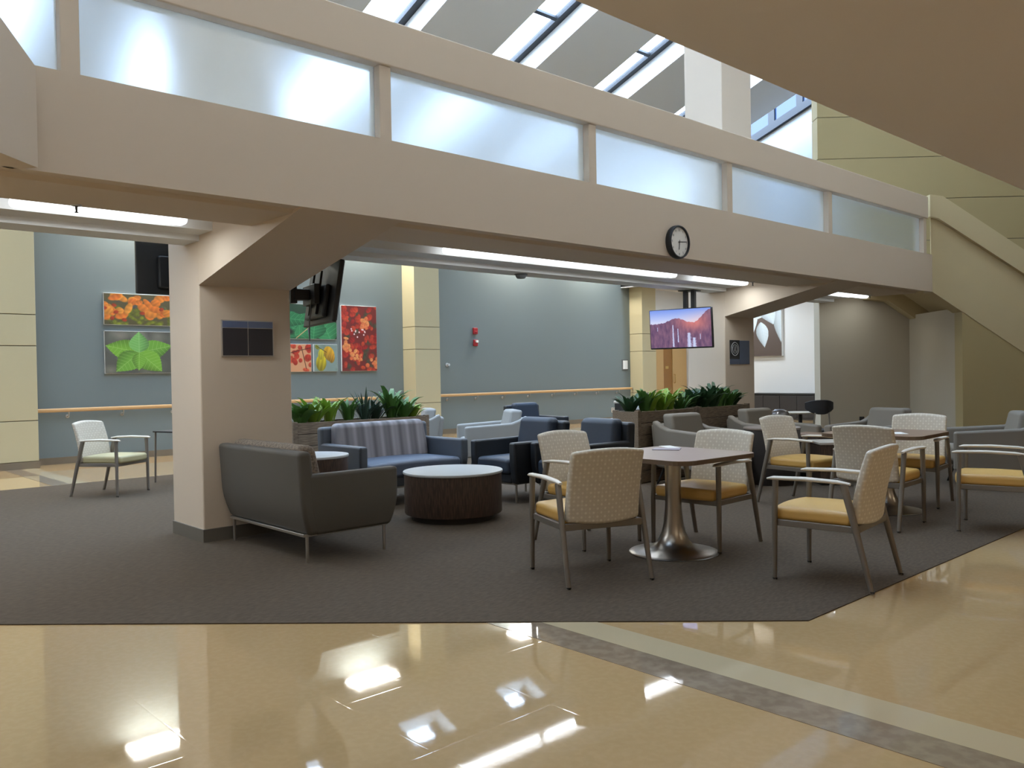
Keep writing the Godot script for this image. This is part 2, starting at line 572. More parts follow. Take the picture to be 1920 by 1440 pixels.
func bridge() -> void:
	# the two pillars run on up past the bridge to the roof; brackets carry the front beam
	for q in [[2.825, 3.65, "cream pillar with a dark notice board, nearest the grey loveseat"], [10.56, 11.34, "cream pillar with the round emblem sign, beside the lit television"]]:
		var x0: float = q[0]
		var x1: float = q[1]
		var p := thing("pillar", q[2], "pillar", Vector3.ZERO)
		structure(p)
		var st := mb()
		box(st, Vector3(x0, 0, -7.5), Vector3(x1, 9.6, -6.85), 0.012)
		part("shaft", st, M["cream paint"], p)
		st = mb()
		prism_x(st, PackedVector2Array([Vector2(-6.85, 2.14), Vector2(-6.85, 2.9), Vector2(-5.1, 2.9), Vector2(-5.1, 2.515)]), x0, x1)
		part("bracket", st, M["cream paint"], p)
		st = mb()
		box(st, Vector3(x0 - 0.008, 0, -7.508), Vector3(x1 + 0.008, 0.115, -6.842), 0.004)
		part("base_strip", st, M["pillar base"], p)
	var b := thing("footbridge", "cream footbridge crossing above the lounge, with frosted glass panes in its parapet", "bridge")
	structure(b)
	var x0 := -4.2
	var x1 := 13.3
	# front beam with its wide underside
	var st := mb()
	prism_x(st, PackedVector2Array([Vector2(-5.0, 2.49), Vector2(-5.0, 3.05), Vector2(-5.3, 3.05), Vector2(-5.3, 2.9), Vector2(-5.87, 2.9), Vector2(-5.87, 2.49), Vector2(-5.25, 2.49), Vector2(-5.22, 2.515), Vector2(-5.06, 2.515), Vector2(-5.03, 2.49)]), x0, x1)
	part("front_beam", st, M["cream paint"], b)
	st = mb()
	box(st, Vector3(x0, 2.76, -7.3), Vector3(x1, 2.95, -5.3))
	part("deck", st, M["white paint"], b)
	# stepped beam along the pillars
	st = mb()
	prism_x(st, PackedVector2Array([Vector2(-6.55, 2.8), Vector2(-6.55, 2.548), Vector2(-6.82, 2.548), Vector2(-6.82, 2.50), Vector2(-7.13, 2.50), Vector2(-7.13, 2.8)]), x0, 13.86)
	part("rear_beam", st, M["white paint"], b)
	st = mb()
	box(st, Vector3(x0, 2.95, -7.3), Vector3(x1, 3.2, -7.12))
	part("rear_kerb", st, M["white paint"], b)
	# parapet: rail, mullions, panes
	st = mb()
	box(st, Vector3(x0, 3.58, -5.2), Vector3(x1 - 0.12, 3.91, -5.0), 0.012)
	part("top_rail", st, M["cream paint"], b)
	var mull := [-3.03, -0.82, 1.385, 3.455, 5.67, 7.87, 10.13, 13.1]
	for x in mull:
		st = mb()
		box(st, Vector3(x - 0.05, 3.05, -5.16), Vector3(x + 0.05, 3.58, -5.02), 0.006)
		part("mullion", st, M["cream paint"], b)
	for i in mull.size() - 1:
		st = mb()
		box(st, Vector3(mull[i] + 0.045, 3.04, -5.1), Vector3(mull[i + 1] - 0.045, 3.59, -5.088))
		part("glass_pane", st, M["frosted glass"], b)
	# parapet of the flight that climbs to the left
	st = mb()
	prism(st, PackedVector2Array([Vector2(0.0, 3.02), Vector2(-3.2, 3.02 + 3.2 * 0.5), Vector2(-3.2, 2.49), Vector2(0.0, 2.49)]), -0.06, 0.1, Transform3D(Basis(Vector3.UP, deg_to_rad(45)), Vector3(1.12, 0, -5.0)))
	part("left_flight_parapet", st, M["cream paint"], b)

func stairs() -> void:
	# a flight that turns 45 degrees off the bridge and goes down to the right; local x to the right, z to the viewer
	var s := thing("staircase", "cream flight of stairs going down to the right from the end of the bridge", "staircase", Vector3(13.3, 0, -5.0), -45)
	structure(s)
	var slope := 0.7
	# stringer in front: sloping band
	var st := mb()
	prism(st, PackedVector2Array([Vector2(0, 2.49), Vector2(0, 3.05), Vector2(3.6, 3.05 - 3.6 * slope), Vector2(3.6, 2.49 - 3.6 * slope)]), -0.3, 0.0)
	part("stringer", st, M["stair paint"], s)
	st = mb()
	prism(st, PackedVector2Array([Vector2(-0.02, 3.63), Vector2(-0.02, 3.96), Vector2(0.17, 3.93), Vector2(4.2, 3.93 - 4.03 * slope), Vector2(4.2, 3.6 - 4.03 * slope), Vector2(0.10, 3.6)]), -0.2, 0.0)
	part("top_rail", st, M["stair paint"], s)
	st = mb()
	prism(st, PackedVector2Array([Vector2(0.02, 3.03), Vector2(0.02, 3.62), Vector2(0.12, 3.62), Vector2(3.5, 3.62 - 3.38 * slope), Vector2(3.5, 3.03 - 3.45 * slope)]), -0.1, -0.08)
	part("side_panel", st, M["stair paint"], s)
	# soffit slab and steps
	st = mb()
	var poly := PackedVector2Array([Vector2(0, 2.8)])
	var top := 2.95
	for k in 14:
		poly.append(Vector2(k * 0.25, top - k * 0.175))
		poly.append(Vector2((k + 1) * 0.25, top - k * 0.175))
	poly.append(Vector2(3.5, 2.76 - 3.5 * slope))
	poly.append(Vector2(0.0, 2.76))
	prism(st, poly, -1.85, -0.3)
	part("flight", st, M["stair paint"], s)
	st = mb()
	prism(st, PackedVector2Array([Vector2(-0.35, 2.53), Vector2(-0.35, 2.85), Vector2(0, 2.85), Vector2(3.4, 2.85 - 3.4 * slope), Vector2(3.4, 2.49 - 3.4 * slope), Vector2(0, 2.49)]), -1.84, -1.6)
	part("wall_stringer", st, M["stair paint"], s)
	# landing between bridge and wall
	var l := mb()
	slab(l, [Vector2(13.3, -5.02), Vector2(14.61, -6.33), Vector2(13.84, -7.1), Vector2(13.3, -7.3)], 2.76, 2.95)
	var lo := part("landing", l, M["stair paint"])
	structure(lo)
	tag(lo, "cream landing where bridge and stairs meet", "landing")
	# the wall under the stairs, and the side of the recess
	var w := thing("wall_stair", "yellow wall below the stairs at the far right", "wall", Vector3(13.3, 0, -5.0), -45)
	structure(w)
	st = mb()
	prism(st, PackedVector2Array([Vector2(0.44, 0), Vector2(0.44, 2.5 - 0.44 * slope), Vector2(3.55, 2.5 - 3.55 * slope), Vector2(6.5, 0.02), Vector2(6.5, 0)]), -0.25, -0.01)
	part("wall_face", st, M["wall panel"], w)
	st = mb()
	box(st, Vector3(0.44, 0, -1.85), Vector3(0.64, 2.25, -0.24))
	part("recess_side", st, M["beige wall"], w)
	# solid wall that carries on right of the flight
	st = mb()
	box(st, Vector3(6.4, 0, -1.9), Vector3(6.6, 3.2, 0))
	part("far_side", st, M["wall panel"], w)

func roof() -> void:
	# sloping roof with long openings that run down the slope; each has a frame and glass on top.
	# local axes: x along the eaves, z up the slope towards the viewer, underside at y = 0
	var tilt := Transform3D(Basis(Vector3.RIGHT, deg_to_rad(-20.2)), Vector3(0, 5.2, -15.2))
	var r := thing("ceiling_sloped", "sloping white ceiling with long skylight openings", "ceiling")
	r.transform = tilt
	structure(r)
	var length := 13.85
	var t := 0.36
	var lefts := [-3.2, -0.63, 1.94, 4.5, 7.03, 9.63, 12.24, 14.8, 17.2]
	var rights := [-2.17, 0.4, 2.97, 5.54, 8.1, 10.66, 13.24, 15.81, 18.25]
	for k in 10:
		var a: float = -4.3 if k == 0 else rights[k - 1]
		var e: float = lefts[k] if k < 9 else 18.45
		var st := mb()
		box(st, Vector3(a, 0, -0.3), Vector3(e, t, length))
		part("ceiling_strip", st, M["roof paint"], r)
	var st2 := mb()
	for k in 9:
		box(st2, Vector3(lefts[k], 0, -0.3), Vector3(rights[k], t, 1.3))
	part("eaves_strip", st2, M["roof paint"], r)
	st2 = mb()
	for k in 9:
		box(st2, Vector3(lefts[k], 0, length - 0.8), Vector3(rights[k], t, length))
	part("ridge_strip", st2, M["roof paint"], r)
	for k in 8:
		var x0: float = lefts[k]
		var x1: float = rights[k]
		var w := thing("window_%d" % (k + 1), "long dark framed skylight in the sloping ceiling, number %d from the left" % (k + 1), "skylight")
		w.transform = tilt
		structure(w)
		var f := mb()
		box(f, Vector3(x0 - 0.06, t, 1.2), Vector3(x0 + 0.02, t + 0.06, length - 0.7))
		box(f, Vector3(x1 - 0.13, t - 0.01, 1.2), Vector3(x1 + 0.06, t + 0.09, length - 0.7))
		var z := 1.65
		while z < length - 0.8:
			box(f, Vector3(x0, t, z - 0.035), Vector3(x1, t + 0.06, z + 0.035))
			z += 1.95
		part("frame", f, M["dark frame"], w)
		f = mb()
		box(f, Vector3(x0 - 0.02, t + 0.02, 1.25), Vector3(x1 + 0.02, t + 0.032, length - 0.75))
		part("glass_pane", f, M["clear glass"], w)
	# upright dark framed glazing that stands on the right edge of the last opening
	var g := thing("window_10", "upright dark framed blue glazing at the right end of the sloping ceiling", "window")
	structure(g)
	var rail := mb()
	prism(rail, PackedVector2Array([Vector2(-12.7, 6.18), Vector2(-2.6, 9.9), Vector2(-2.6, 10.08), Vector2(-12.7, 6.36)]), 18.14, 18.26, Transform3D(Vector3(0, 0, 1), Vector3(0, 1, 0), Vector3(1, 0, 0), Vector3.ZERO))
	part("sill", rail, M["dark frame"], g)
	var foot := func(zz: float) -> float: return 5.2 + (zz + 15.2) * 0.368 + 0.1
	for i in 14:
		var z0 := -12.6 + i * 0.72
		var m := mb()
		prism(m, PackedVector2Array([Vector2(z0 - 0.08, foot.call(z0 - 0.08)), Vector2(z0 + 0.08, foot.call(z0 + 0.08)), Vector2(z0 + 0.08, foot.call(z0 + 0.08) + 1.7), Vector2(z0 - 0.08, foot.call(z0 - 0.08) + 1.7)]), 18.16, 18.28, Transform3D(Vector3(0, 0, 1), Vector3(0, 1, 0), Vector3(1, 0, 0), Vector3.ZERO))
		part("mullion", m, M["dark frame"], g)
		m = mb()
		prism(m, PackedVector2Array([Vector2(z0 + 0.05, foot.call(z0)), Vector2(z0 + 0.67, foot.call(z0 + 0.67)), Vector2(z0 + 0.67, foot.call(z0 + 0.67) + 1.68), Vector2(z0 + 0.05, foot.call(z0) + 1.68)]), 18.21, 18.23, Transform3D(Vector3(0, 0, 1), Vector3(0, 1, 0), Vector3(1, 0, 0), Vector3.ZERO))
		part("glass_pane", m, M["blue glass"], g)
	# white upper end wall under the last opening
	var ew := mb()
	prism(ew, PackedVector2Array([Vector2(-15.2, 3.7), Vector2(-15.2, 5.2), Vector2(-2.2, 5.2 + 13 * 0.368), Vector2(-2.2, 3.7)]), 18.25, 18.45, Transform3D(Vector3(0, 0, 1), Vector3(0, 1, 0), Vector3(1, 0, 0), Vector3.ZERO))
	var eo := part("wall_upper_end", ew, M["upper white"])
	structure(eo)
	tag(eo, "white upper wall under the skylight at the right end of the atrium", "wall")
	slab_box("ceiling_corridor", Vector3(18.25, 3.72, -15.2), Vector3(21.4, 3.95, 6.2), M["ceiling paint"], "flat ceiling over the corridor by the end wall", "ceiling")

func strip_light(x0: float, x1: float, label: String) -> void:
	var w := x1 - x0
	var o := thing("strip_light", label, "light fitting", Vector3((x0 + x1) / 2, 2.76, -6.4), 0, "tube lights in the trough under the bridge")
	var st := mb()
	box(st, Vector3(-w / 2, -0.155, -0.05), Vector3(w / 2, 0, 0.05), 0.005)
	part("housing", st, M["white paint"], o)
	st = mb()
	rbox(st, Vector3(w - 0.02, 0.075, 0.12), 0.034, Transform3D(Basis.IDENTITY, Vector3(0, -0.185, 0)), 4)
	part("lamp_lens", st, M["tube glow"], o)
	lamp_area(o, Vector2(w - 0.06, 0.05), (1.6 if x0 < 12 else 0.55) * w, Color(0.93, 0.97, 1.0), Vector3(0, -0.23, 0))

func lamps() -> void:
	for q in [[-2.42, -1.22, "first tube light under the bridge, out of sight at the left"], [-1.16, 0.04, "second tube light under the bridge, out of sight at the left"], [0.1, 1.3, "tube light under the bridge just left of the frame"], [1.36, 2.56, "long tube light under the bridge at the left edge, left of the pillar"],
			[5.05, 6.25, "tube light under the bridge in the middle bay, its left end"], [6.3, 7.5, "tube light under the bridge in the middle bay, second from its left end"], [7.55, 8.75, "tube light under the bridge in the middle bay, above the dining tables"], [9.2, 10.4, "tube light under the bridge in the middle bay, above the lit television"], [12.95, 14.15, "short tube light under the bridge right of the emblem pillar"]]:
		strip_light(q[0], q[1], q[2])
	# panels high up in front of the blue wall; they wash it and mirror in the floor
	for q in [[5.27, "hanging light panel over the leaf pictures, above the view"], [9.6, "hanging light panel over the flower picture, above the view"], [14.1, "hanging light panel over the fire alarm, above the view"], [16.9, "hanging light panel beside the wooden door, above the view"], [0.9, "hanging light panel over the cream panelled wall, above the view"]]:
		var o := thing("light_panel", q[1], "light fitting", Vector3(q[0], 4.95, -14.8 if q[0] > 3 else -14.3))
		var st := mb()
		box(st, Vector3(-0.55, 0, -0.3), Vector3(0.55, 0.06, 0.3), 0.01)
		part("housing", st, M["white paint"], o)
		st = mb()
		box(st, Vector3(-0.52, -0.012, -0.27), Vector3(0.52, 0.0, 0.27))
		part("diffuser", st, M["panel glow"], o)
		st = mb()
		tube(st, [Vector3(0, 0.06, 0), Vector3(0, 0.42, 0)], 0.012)
		part("stem", st, M["steel"], o)
		lamp_area(o, Vector2(1.0, 0.5), 15.0, Color(1.0, 0.98, 0.94), Vector3(0, -0.03, 0))
	# cool panels over the corridor by the end wall, hidden above the bridge
	for q in [[-12.6, "square light panel over the corridor, nearer the wooden door"], [-9.2, "square light panel over the corridor, farther from the wooden door"]]:
		var o := thing("corridor_light", q[1], "light fitting", Vector3(19.9, 3.72, q[0]))
		var st := mb()
		box(st, Vector3(-0.32, -0.03, -0.32), Vector3(0.32, 0, 0.32), 0.004)
		part("frame", st, M["white paint"], o)
		st = mb()
		box(st, Vector3(-0.28, -0.036, -0.28), Vector3(0.28, -0.03, 0.28))
		part("diffuser", st, M["panel glow"], o)
		lamp_area(o, Vector2(0.56, 0.56), 8.0, Color(0.88, 0.94, 1.0), Vector3(0, -0.06, 0))
	# recessed panels in the lobby ceiling, behind the viewer
	for i in 4:
		for j in 2:
			var o := thing("ceiling_light", "recessed square light in the lobby ceiling, %s row, %s from the left, behind the viewer" % [["nearer", "farther"][j], ["first", "second", "third", "fourth"][i]], "light fitting", Vector3(-1.5 + i * 4.0, 2.81, 1.2 + j * 2.6), 0, "recessed lights in the lobby ceiling")
			var st := mb()
			box(st, Vector3(-0.32, -0.02, -0.32), Vector3(0.32, 0, 0.32), 0.004)
			part("frame", st, M["white paint"], o)
			st = mb()
			box(st, Vector3(-0.28, -0.026, -0.28), Vector3(0.28, -0.02, 0.28))
			part("diffuser", st, M["panel glow"], o)
			lamp_area(o, Vector2(0.56, 0.56), 1.25, Color(1.0, 0.91, 0.76), Vector3(0, -0.04, 0))

# ================= pictures =================
func ell(im: Image, cx: float, cy: float, rx: float, ry: float, ang: float, c: Color, soft := 0.15, shade := 0.25) -> void:
	var big := maxf(rx, ry) * 1.2
	var ca := cos(ang)
	var sa := sin(ang)
	for y in range(maxi(0, int(cy - big)), mini(im.get_height(), int(cy + big) + 1)):
		for x in range(maxi(0, int(cx - big)), mini(im.get_width(), int(cx + big) + 1)):
			var dx := x - cx
			var dy := y - cy
			var u := (dx * ca + dy * sa) / rx
			var v := (-dx * sa + dy * ca) / ry
			var d := sqrt(u * u + v * v)
			var k := clampf((1.0 - d) / soft, 0, 1)
			if k > 0:
				var cc := c.darkened(shade * clampf(0.5 + 0.6 * v + 0.2 * sin(u * 9.0), 0, 1))
				im.set_pixel(x, y, im.get_pixel(x, y).lerp(cc, k))

func leaf_print(im: Image, x0: float, y0: float, ang: float, l: float, w: float, c: Color, vein: Color, teeth := 12.0) -> void:
	var ca := cos(ang)
	var sa := sin(ang)
	var r := l + 2
	for y in range(maxi(0, int(y0 - r)), mini(im.get_height(), int(y0 + r))):
		for x in range(maxi(0, int(x0 - r)), mini(im.get_width(), int(x0 + r))):
			var s := ((x - x0) * ca + (y - y0) * sa) / l
			var v := (-(x - x0) * sa + (y - y0) * ca)
			if s < 0 or s > 1:
				continue
			var hw := w * sin(PI * pow(s, 0.75)) * (1.0 + 0.1 * (fposmod(s * teeth, 1.0) - 0.5)) + 0.01
			if absf(v) > hw:
				continue
			var cc := c.darkened(0.25 * clampf(v / hw, 0, 1))
			if absf(v) < 1.2 or (fposmod(s * 8.0 - absf(v) / w * 1.3, 1.0) < 0.1):
				cc = cc.lerp(vein, 0.45)
			im.set_pixel(x, y, cc)

func art(kind: String) -> StandardMaterial3D:
	var w := 256
	var h := 192
	if kind == "red blossoms":
		w = 192
		h = 300
	elif kind == "orange petals":
		w = 320
		h = 144
	elif kind == "magnolia":
		w = 160
		h = 200
	var im := Image.create(w, h, false, Image.FORMAT_RGB8)
	var r := RandomNumberGenerator.new()
	r.seed = hash(kind)
	match kind:
		"orange petals":
			im.fill(rgb(84, 78, 52))
			for i in 60:
				ell(im, r.randf() * w, h * (0.45 + 0.55 * r.randf()), r.randf_range(10, 26), r.randf_range(8, 16), r.randf() * 3, rgb(150, 160, 44).lerp(rgb(92, 96, 34), r.randf()), 0.6)
			for i in 8:
				ell(im, r.randf() * w, r.randf() * h * 0.5, 20, 14, r.randf(), rgb(88, 84, 88), 0.8)
			for i in 44:
				ell(im, r.randf() * w, h * r.randf() * 0.72, r.randf_range(16, 30), r.randf_range(12, 22), r.randf() * 3, rgb(238, 158, 62).lerp(rgb(224, 112, 40), r.randf()), 0.2)
			for i in 12:
				ell(im, r.randf() * w, h * (0.3 + 0.6 * r.randf()), 9, 11, r.randf() * 3, rgb(176, 62, 26), 0.3)
		"green leaf":
			im.fill(rgb(84, 84, 76))
			for i in 30:
				ell(im, r.randf() * w, r.randf() * h, 40, 30, r.randf(), rgb(92, 94, 84).lerp(rgb(146, 140, 126), r.randf()), 1.0, 0.0)
			var c := Vector2(w * 0.49, h * 0.5)
			ell(im, c.x, c.y + 6, 44, 24, 0, rgb(176, 164, 146), 0.9, 0.0)
			for q in [[-2.9, 128, 46], [-0.25, 132, 44], [2.35, 124, 46], [0.8, 124, 46], [1.6, 84, 26]]:
				leaf_print(im, c.x, c.y, q[0], q[1], q[2], rgb(92, 146, 62).lerp(rgb(122, 176, 58), r.randf()), rgb(176, 206, 130))
			leaf_print(im, c.x, c.y, -1.57, 96, 38, rgb(120, 180, 96), rgb(180, 214, 150))
		"broad leaves":
			im.fill(rgb(40, 66, 48))
			for q in [[0.1, 1.0, -0.9, 190, 60], [0.3, 0.9, -0.4, 150, 50], [0.9, 1.05, -1.9, 170, 60], [0.6, 1.0, -1.5, 140, 50], [0.0, 0.4, 0.1, 150, 40], [1.0, 0.3, 2.9, 130, 36]]:
				leaf_print(im, w * q[0], h * q[1], q[2], q[3], q[4], rgb(74, 156, 96).lerp(rgb(46, 118, 74), r.randf()), rgb(110, 190, 130), 2.0)
			ell(im, w * 0.18, h * 0.78, 34, 22, 0.3, rgb(40, 36, 28), 0.5)
			for i in 60:
				var f := i / 60.0
				ell(im, w * (0.32 + 0.28 * f), h * (0.98 - 0.42 * f), 2.4, 2.4, 0, rgb(206, 164, 120), 0.5, 0.0)
		"red berries":
			im.fill(rgb(206, 150, 110))
			for i in 26:
				ell(im, r.randf() * w, r.randf() * h, r.randf_range(16, 34), r.randf_range(14, 28), r.randf() * 3, rgb(222, 92, 58).lerp(rgb(188, 50, 34), r.randf()), 0.25)
			for i in 90:
				var f := i / 90.0
				ell(im, w * f, h * (0.42 - 0.3 * f), 3, 3, 0, rgb(64, 40, 32), 0.6, 0.0)
				ell(im, w * (0.7 + 0.14 * f), h * (0.1 + 0.8 * f), 3.5, 3.5, 0, rgb(82, 40, 30), 0.6, 0.0)
		"yellow fruit":
			im.fill(rgb(128, 146, 140))
			for i in 14:
				ell(im, r.randf() * w, r.randf() * h, 44, 32, r.randf(), rgb(104, 124, 108).lerp(rgb(160, 176, 178), r.randf()), 1.0, 0.0)
			ell(im, w * 0.64, h * 0.34, 66, 52, 0.5, rgb(224, 172, 50), 0.1, 0.35)
			ell(im, w * 0.76, h * 0.5, 34, 40, 0.4, rgb(212, 156, 44), 0.2, 0.4)
			ell(im, w * 0.3, h * 0.68, 58, 62, 0.3, rgb(212, 190, 40), 0.1, 0.4)
			ell(im, w * 0.3, h * 0.36, 34, 44, 0.2, rgb(220, 202, 60), 0.2, 0.3)
			ell(im, w * 0.14, h * 0.1, 30, 18, 0.4, rgb(150, 150, 50), 0.4)
			for i in 40:
				ell(im, w * (0.1 + 0.011 * i), h * (0.05 + 0.006 * i), 3, 3, 0, rgb(60, 52, 30), 0.6, 0.0)
		"red blossoms":
			im.fill(rgb(112, 40, 36))
			for i in 20:
				ell(im, r.randf() * w, r.randf() * h, 24, 18, r.randf() * 3, rgb(80, 84, 62), 0.8)
			for i in 70:
				ell(im, r.randf() * w, r.randf() * h, r.randf_range(10, 24), r.randf_range(9, 19), r.randf() * 3, rgb(220, 84, 50).lerp(rgb(164, 36, 34), r.randf()), 0.3)
			for c in [Vector2(0.68, 0.28), Vector2(0.4, 0.8), Vector2(0.14, 0.6), Vector2(0.86, 0.86)]:
				for k in 11:
					var a := r.randf() * TAU
					var rad := r.randf_range(4, 34)
					ell(im, w * c.x + cos(a) * rad, h * c.y + sin(a) * rad, r.randf_range(9, 18), r.randf_range(7, 13), r.randf() * 3, rgb(240, 164, 98).lerp(rgb(232, 110, 66), r.randf()), 0.3, 0.15)
			for i in 12:
				ell(im, w * (0.2 + 0.5 * r.randf()), h * (0.35 + 0.15 * r.randf()), 5, 5, 0, rgb(240, 210, 210), 0.4, 0.0)
		"magnolia":
			im.fill(rgb(92, 78, 70))
			for q in [[0.1, -0.05, 1.2, 120, 20], [0.35, -0.1, 1.5, 150, 28], [0.6, 0.36, 1.45, 96, 20], [0.78, -0.1, 2.2, 110, 34], [0.93, 0.1, 1.5, 130, 18], [0.62, -0.05, 1.2, 100, 28], [0.5, 0.1, 2.0, 90, 22]]:
				leaf_print(im, w * q[0], h * q[1], q[2], q[3], q[4], rgb(206, 216, 220), rgb(180, 196, 204), 0.0)
			ell(im, 3, h * 0.35, 8, 26, 0, rgb(166, 170, 70), 0.4)
			for i in 40:
				ell(im, w * 0.012 * i * 0.6, h * (0.76 - 0.0016 * i * i * 0.12), 1.6, 1.6, 0, rgb(170, 150, 130), 0.6, 0.0)
	var m := StandardMaterial3D.new()
	m.resource_name = kind
	m.albedo_texture = ImageTexture.create_from_image(im)
	m.roughness = 0.6
	return m

# a canvas that hangs on a wall: local x to its right, its back at z = 0
func picture(kind: String, label: String, at: Vector3, w: float, h: float, thick := 0.045, turn := 0.0, group := "") -> void:
	var o := thing("picture", label, "picture", at, turn, group)
	var st := mb()
	box(st, Vector3(0, 0, 0), Vector3(w, h, thick), 0.003)
	part("canvas_edge", st, M["canvas side"], o)
	st = mb()
	box(st, Vector3(0.004, 0.004, thick - 0.002), Vector3(w - 0.004, h - 0.004, thick))
	quad(st, Vector3(0.004, 0.004, thick + 0.002), Vector3(w - 0.004, 0.004, thick + 0.002), Vector3(w - 0.004, h - 0.004, thick + 0.002), Vector3(0.004, h - 0.004, thick + 0.002))
	part("print", st, art(kind), o)

# ================= things on the walls =================
func wall_things() -> void:
	var zw := -15.2
	picture("orange petals", "canvas print of orange petals, above the leaf picture on the blue wall", Vector3(4.61, 2.31, zw), 1.5, 0.54)
	picture("green leaf", "canvas print of a serrated green leaf seen from above, left of the pillar", Vector3(4.61, 1.475, zw), 1.15, 0.73)
	picture("broad leaves", "canvas print of broad dark green leaves, behind the black television", Vector3(7.75, 2.12, zw), 1.37, 0.70)
	picture("red berries", "small canvas print of red berries on a twig, next to the pillar", Vector3(7.8, 1.465, zw), 0.72, 0.555)
	picture("yellow fruit", "small canvas print of yellow pears, between the red ones", Vector3(8.575, 1.465, zw), 0.545, 0.555)
	picture("red blossoms", "tall canvas print of red and orange blossoms on the blue wall", Vector3(9.225, 1.465, zw), 0.865, 1.37)
	picture("magnolia", "canvas print of white petals on brown, on the white end wall", Vector3(21.2, 1.72, -13.5), 1.6, 1.5, 0.09, -90)
	# hand rails
	for q in [[3.52, 10.78, "oak handrail along the left bay of the blue wall, under the pictures"], [11.5, 18.6, "oak handrail along the right bay of the blue wall, under the fire alarm"]]:
		var o := thing("handrail", q[2], "handrail", Vector3(0, 0, zw))
		var x0: float = q[0]
		var x1: float = q[1]
		var st := mb()
		bar(st, [Vector3(x0, 0.885, 0.09), Vector3(x1, 0.885, 0.09)], 0.032, 0.02, Vector3(0, 1, 0), 12, 0.7)
		part("rail", st, M["oak"], o)
		for e in [x0, x1]:
			st = mb()
			bar(st, [Vector3(e, 0.885, 0.09), Vector3(e + (0.03 if e == x0 else -0.03), 0.885, 0.09)], 0.034, 0.022, Vector3(0, 1, 0), 12, 0.7)
			part("end_cap", st, M["steel"], o)
		var x := x0 + 0.5
		while x < x1:
			st = mb()
			tube(st, [Vector3(x, 0.78, 0.0), Vector3(x, 0.78, 0.05), Vector3(x, 0.8, 0.085), Vector3(x, 0.87, 0.09)], 0.008, 8)
			lathe(st, [Vector2(0, 0), Vector2(0.03, 0), Vector2(0.03, 0.006), Vector2(0, 0.012)], 14, Transform3D(Basis(Vector3.RIGHT, PI / 2), Vector3(x, 0.78, 0.0)))
			part("bracket", st, M["steel"], o)
			x += 0.86
	# fire alarm, strobe and small fittings
	var o := thing("fire_alarm", "red fire alarm pull box on the blue wall, upper of the two", "fire alarm", Vector3(12.87, 2.38, zw))
	var st := mb()
	rbox(st, Vector3(0.13, 0.15, 0.05), 0.012, Transform3D(Basis.IDENTITY, Vector3(0, 0, 0.025)))
	part("body", st, M["red plastic"], o)
	st = mb()
	rbox(st, Vector3(0.08, 0.025, 0.02), 0.006, Transform3D(Basis.IDENTITY, Vector3(0, -0.02, 0.058)))
	part("handle", st, M["red plastic"], o)
	o = thing("alarm_strobe", "red and white alarm strobe below the red pull box", "alarm strobe", Vector3(12.87, 2.1, zw))
	st = mb()
	rbox(st, Vector3(0.12, 0.15, 0.05), 0.012, Transform3D(Basis.IDENTITY, Vector3(0, 0, 0.025)))
	part("body", st, M["red plastic"], o)
	st = mb()
	rbox(st, Vector3(0.075, 0.06, 0.05), 0.015, Transform3D(Basis.IDENTITY, Vector3(0.015, 0.03, 0.065)))
	part("lens", st, M["paper"], o)
	o = thing("door_stop", "small round white knob on the blue wall beside the pilaster", "wall knob", Vector3(12.02, 1.585, zw))
	st = mb()
	lathe(st, [Vector2(0.045, 0), Vector2(0.045, 0.012), Vector2(0.018, 0.02), Vector2(0.016, 0.05), Vector2(0.03, 0.06), Vector2(0.03, 0.085), Vector2(0, 0.09)], 18, Transform3D(Basis(Vector3.RIGHT, PI / 2), Vector3.ZERO))
	part("knob", st, M["white laminate"], o)
	o = thing("wall_notice", "small framed white notice at the right end of the blue wall", "notice", Vector3(18.38, 1.55, zw))
	st = mb()
	box(st, Vector3(-0.13, -0.15, 0), Vector3(0.13, 0.15, 0.025), 0.004)
	part("frame", st, M["frame grey"], o)
	st = mb()
	box(st, Vector3(-0.1, -0.12, 0.02), Vector3(0.1, 0.12, 0.028))
	part("sheet", st, M["paper"], o)
	o = thing("wall_outlet", "ivory double socket low on the blue wall", "wall socket", Vector3(17.86, 0.3, zw))
	for k in 2:
		st = mb()
		rbox(st, Vector3(0.075, 0.13, 0.012), 0.004, Transform3D(Basis.IDENTITY, Vector3(-0.05 + 0.1 * k, 0, 0.006)))
		var pl := part("plate", st, M["arm cap"], o)
		st = mb()
		for dy in [-0.03, 0.03]:
			box(st, Vector3(-0.066 + 0.1 * k, dy - 0.017, 0.012), Vector3(-0.034 + 0.1 * k, dy + 0.017, 0.0145))
		part("socket", st, M["frame grey"], pl)
	o = thing("wall_outlet", "dark socket low on the beige wall in the recess under the stairs", "wall socket", Vector3(13.84 + 0.70 * 0.7071, 0.45, -7.08 + 0.70 * 0.7071), -45)
	st = mb()
	rbox(st, Vector3(0.08, 0.13, 0.03), 0.006, Transform3D(Basis.IDENTITY, Vector3(0, 0, 0.015)))
	part("plate", st, M["dark plastic"], o)
	st = mb()
	rbox(st, Vector3(0.04, 0.05, 0.02), 0.004, Transform3D(Basis.IDENTITY, Vector3(0, -0.025, 0.035)))
	part("plug", st, M["dark plastic"], o)
	# clock on the front beam
	o = thing("wall_clock", "round black rimmed wall clock with a white dial on the bridge face", "clock", Vector3(6.85, 2.632, -5.0))
	var turn := Transform3D(Basis(Vector3.RIGHT, PI / 2), Vector3.ZERO)
	st = mb()
	lathe(st, [Vector2(0.12, 0.0), Vector2(0.158, 0.0), Vector2(0.165, 0.015), Vector2(0.165, 0.05), Vector2(0.158, 0.066), Vector2(0.148, 0.066), Vector2(0.145, 0.05)], 48, turn)
	part("case", st, M["dark plastic"], o)
	st = mb()
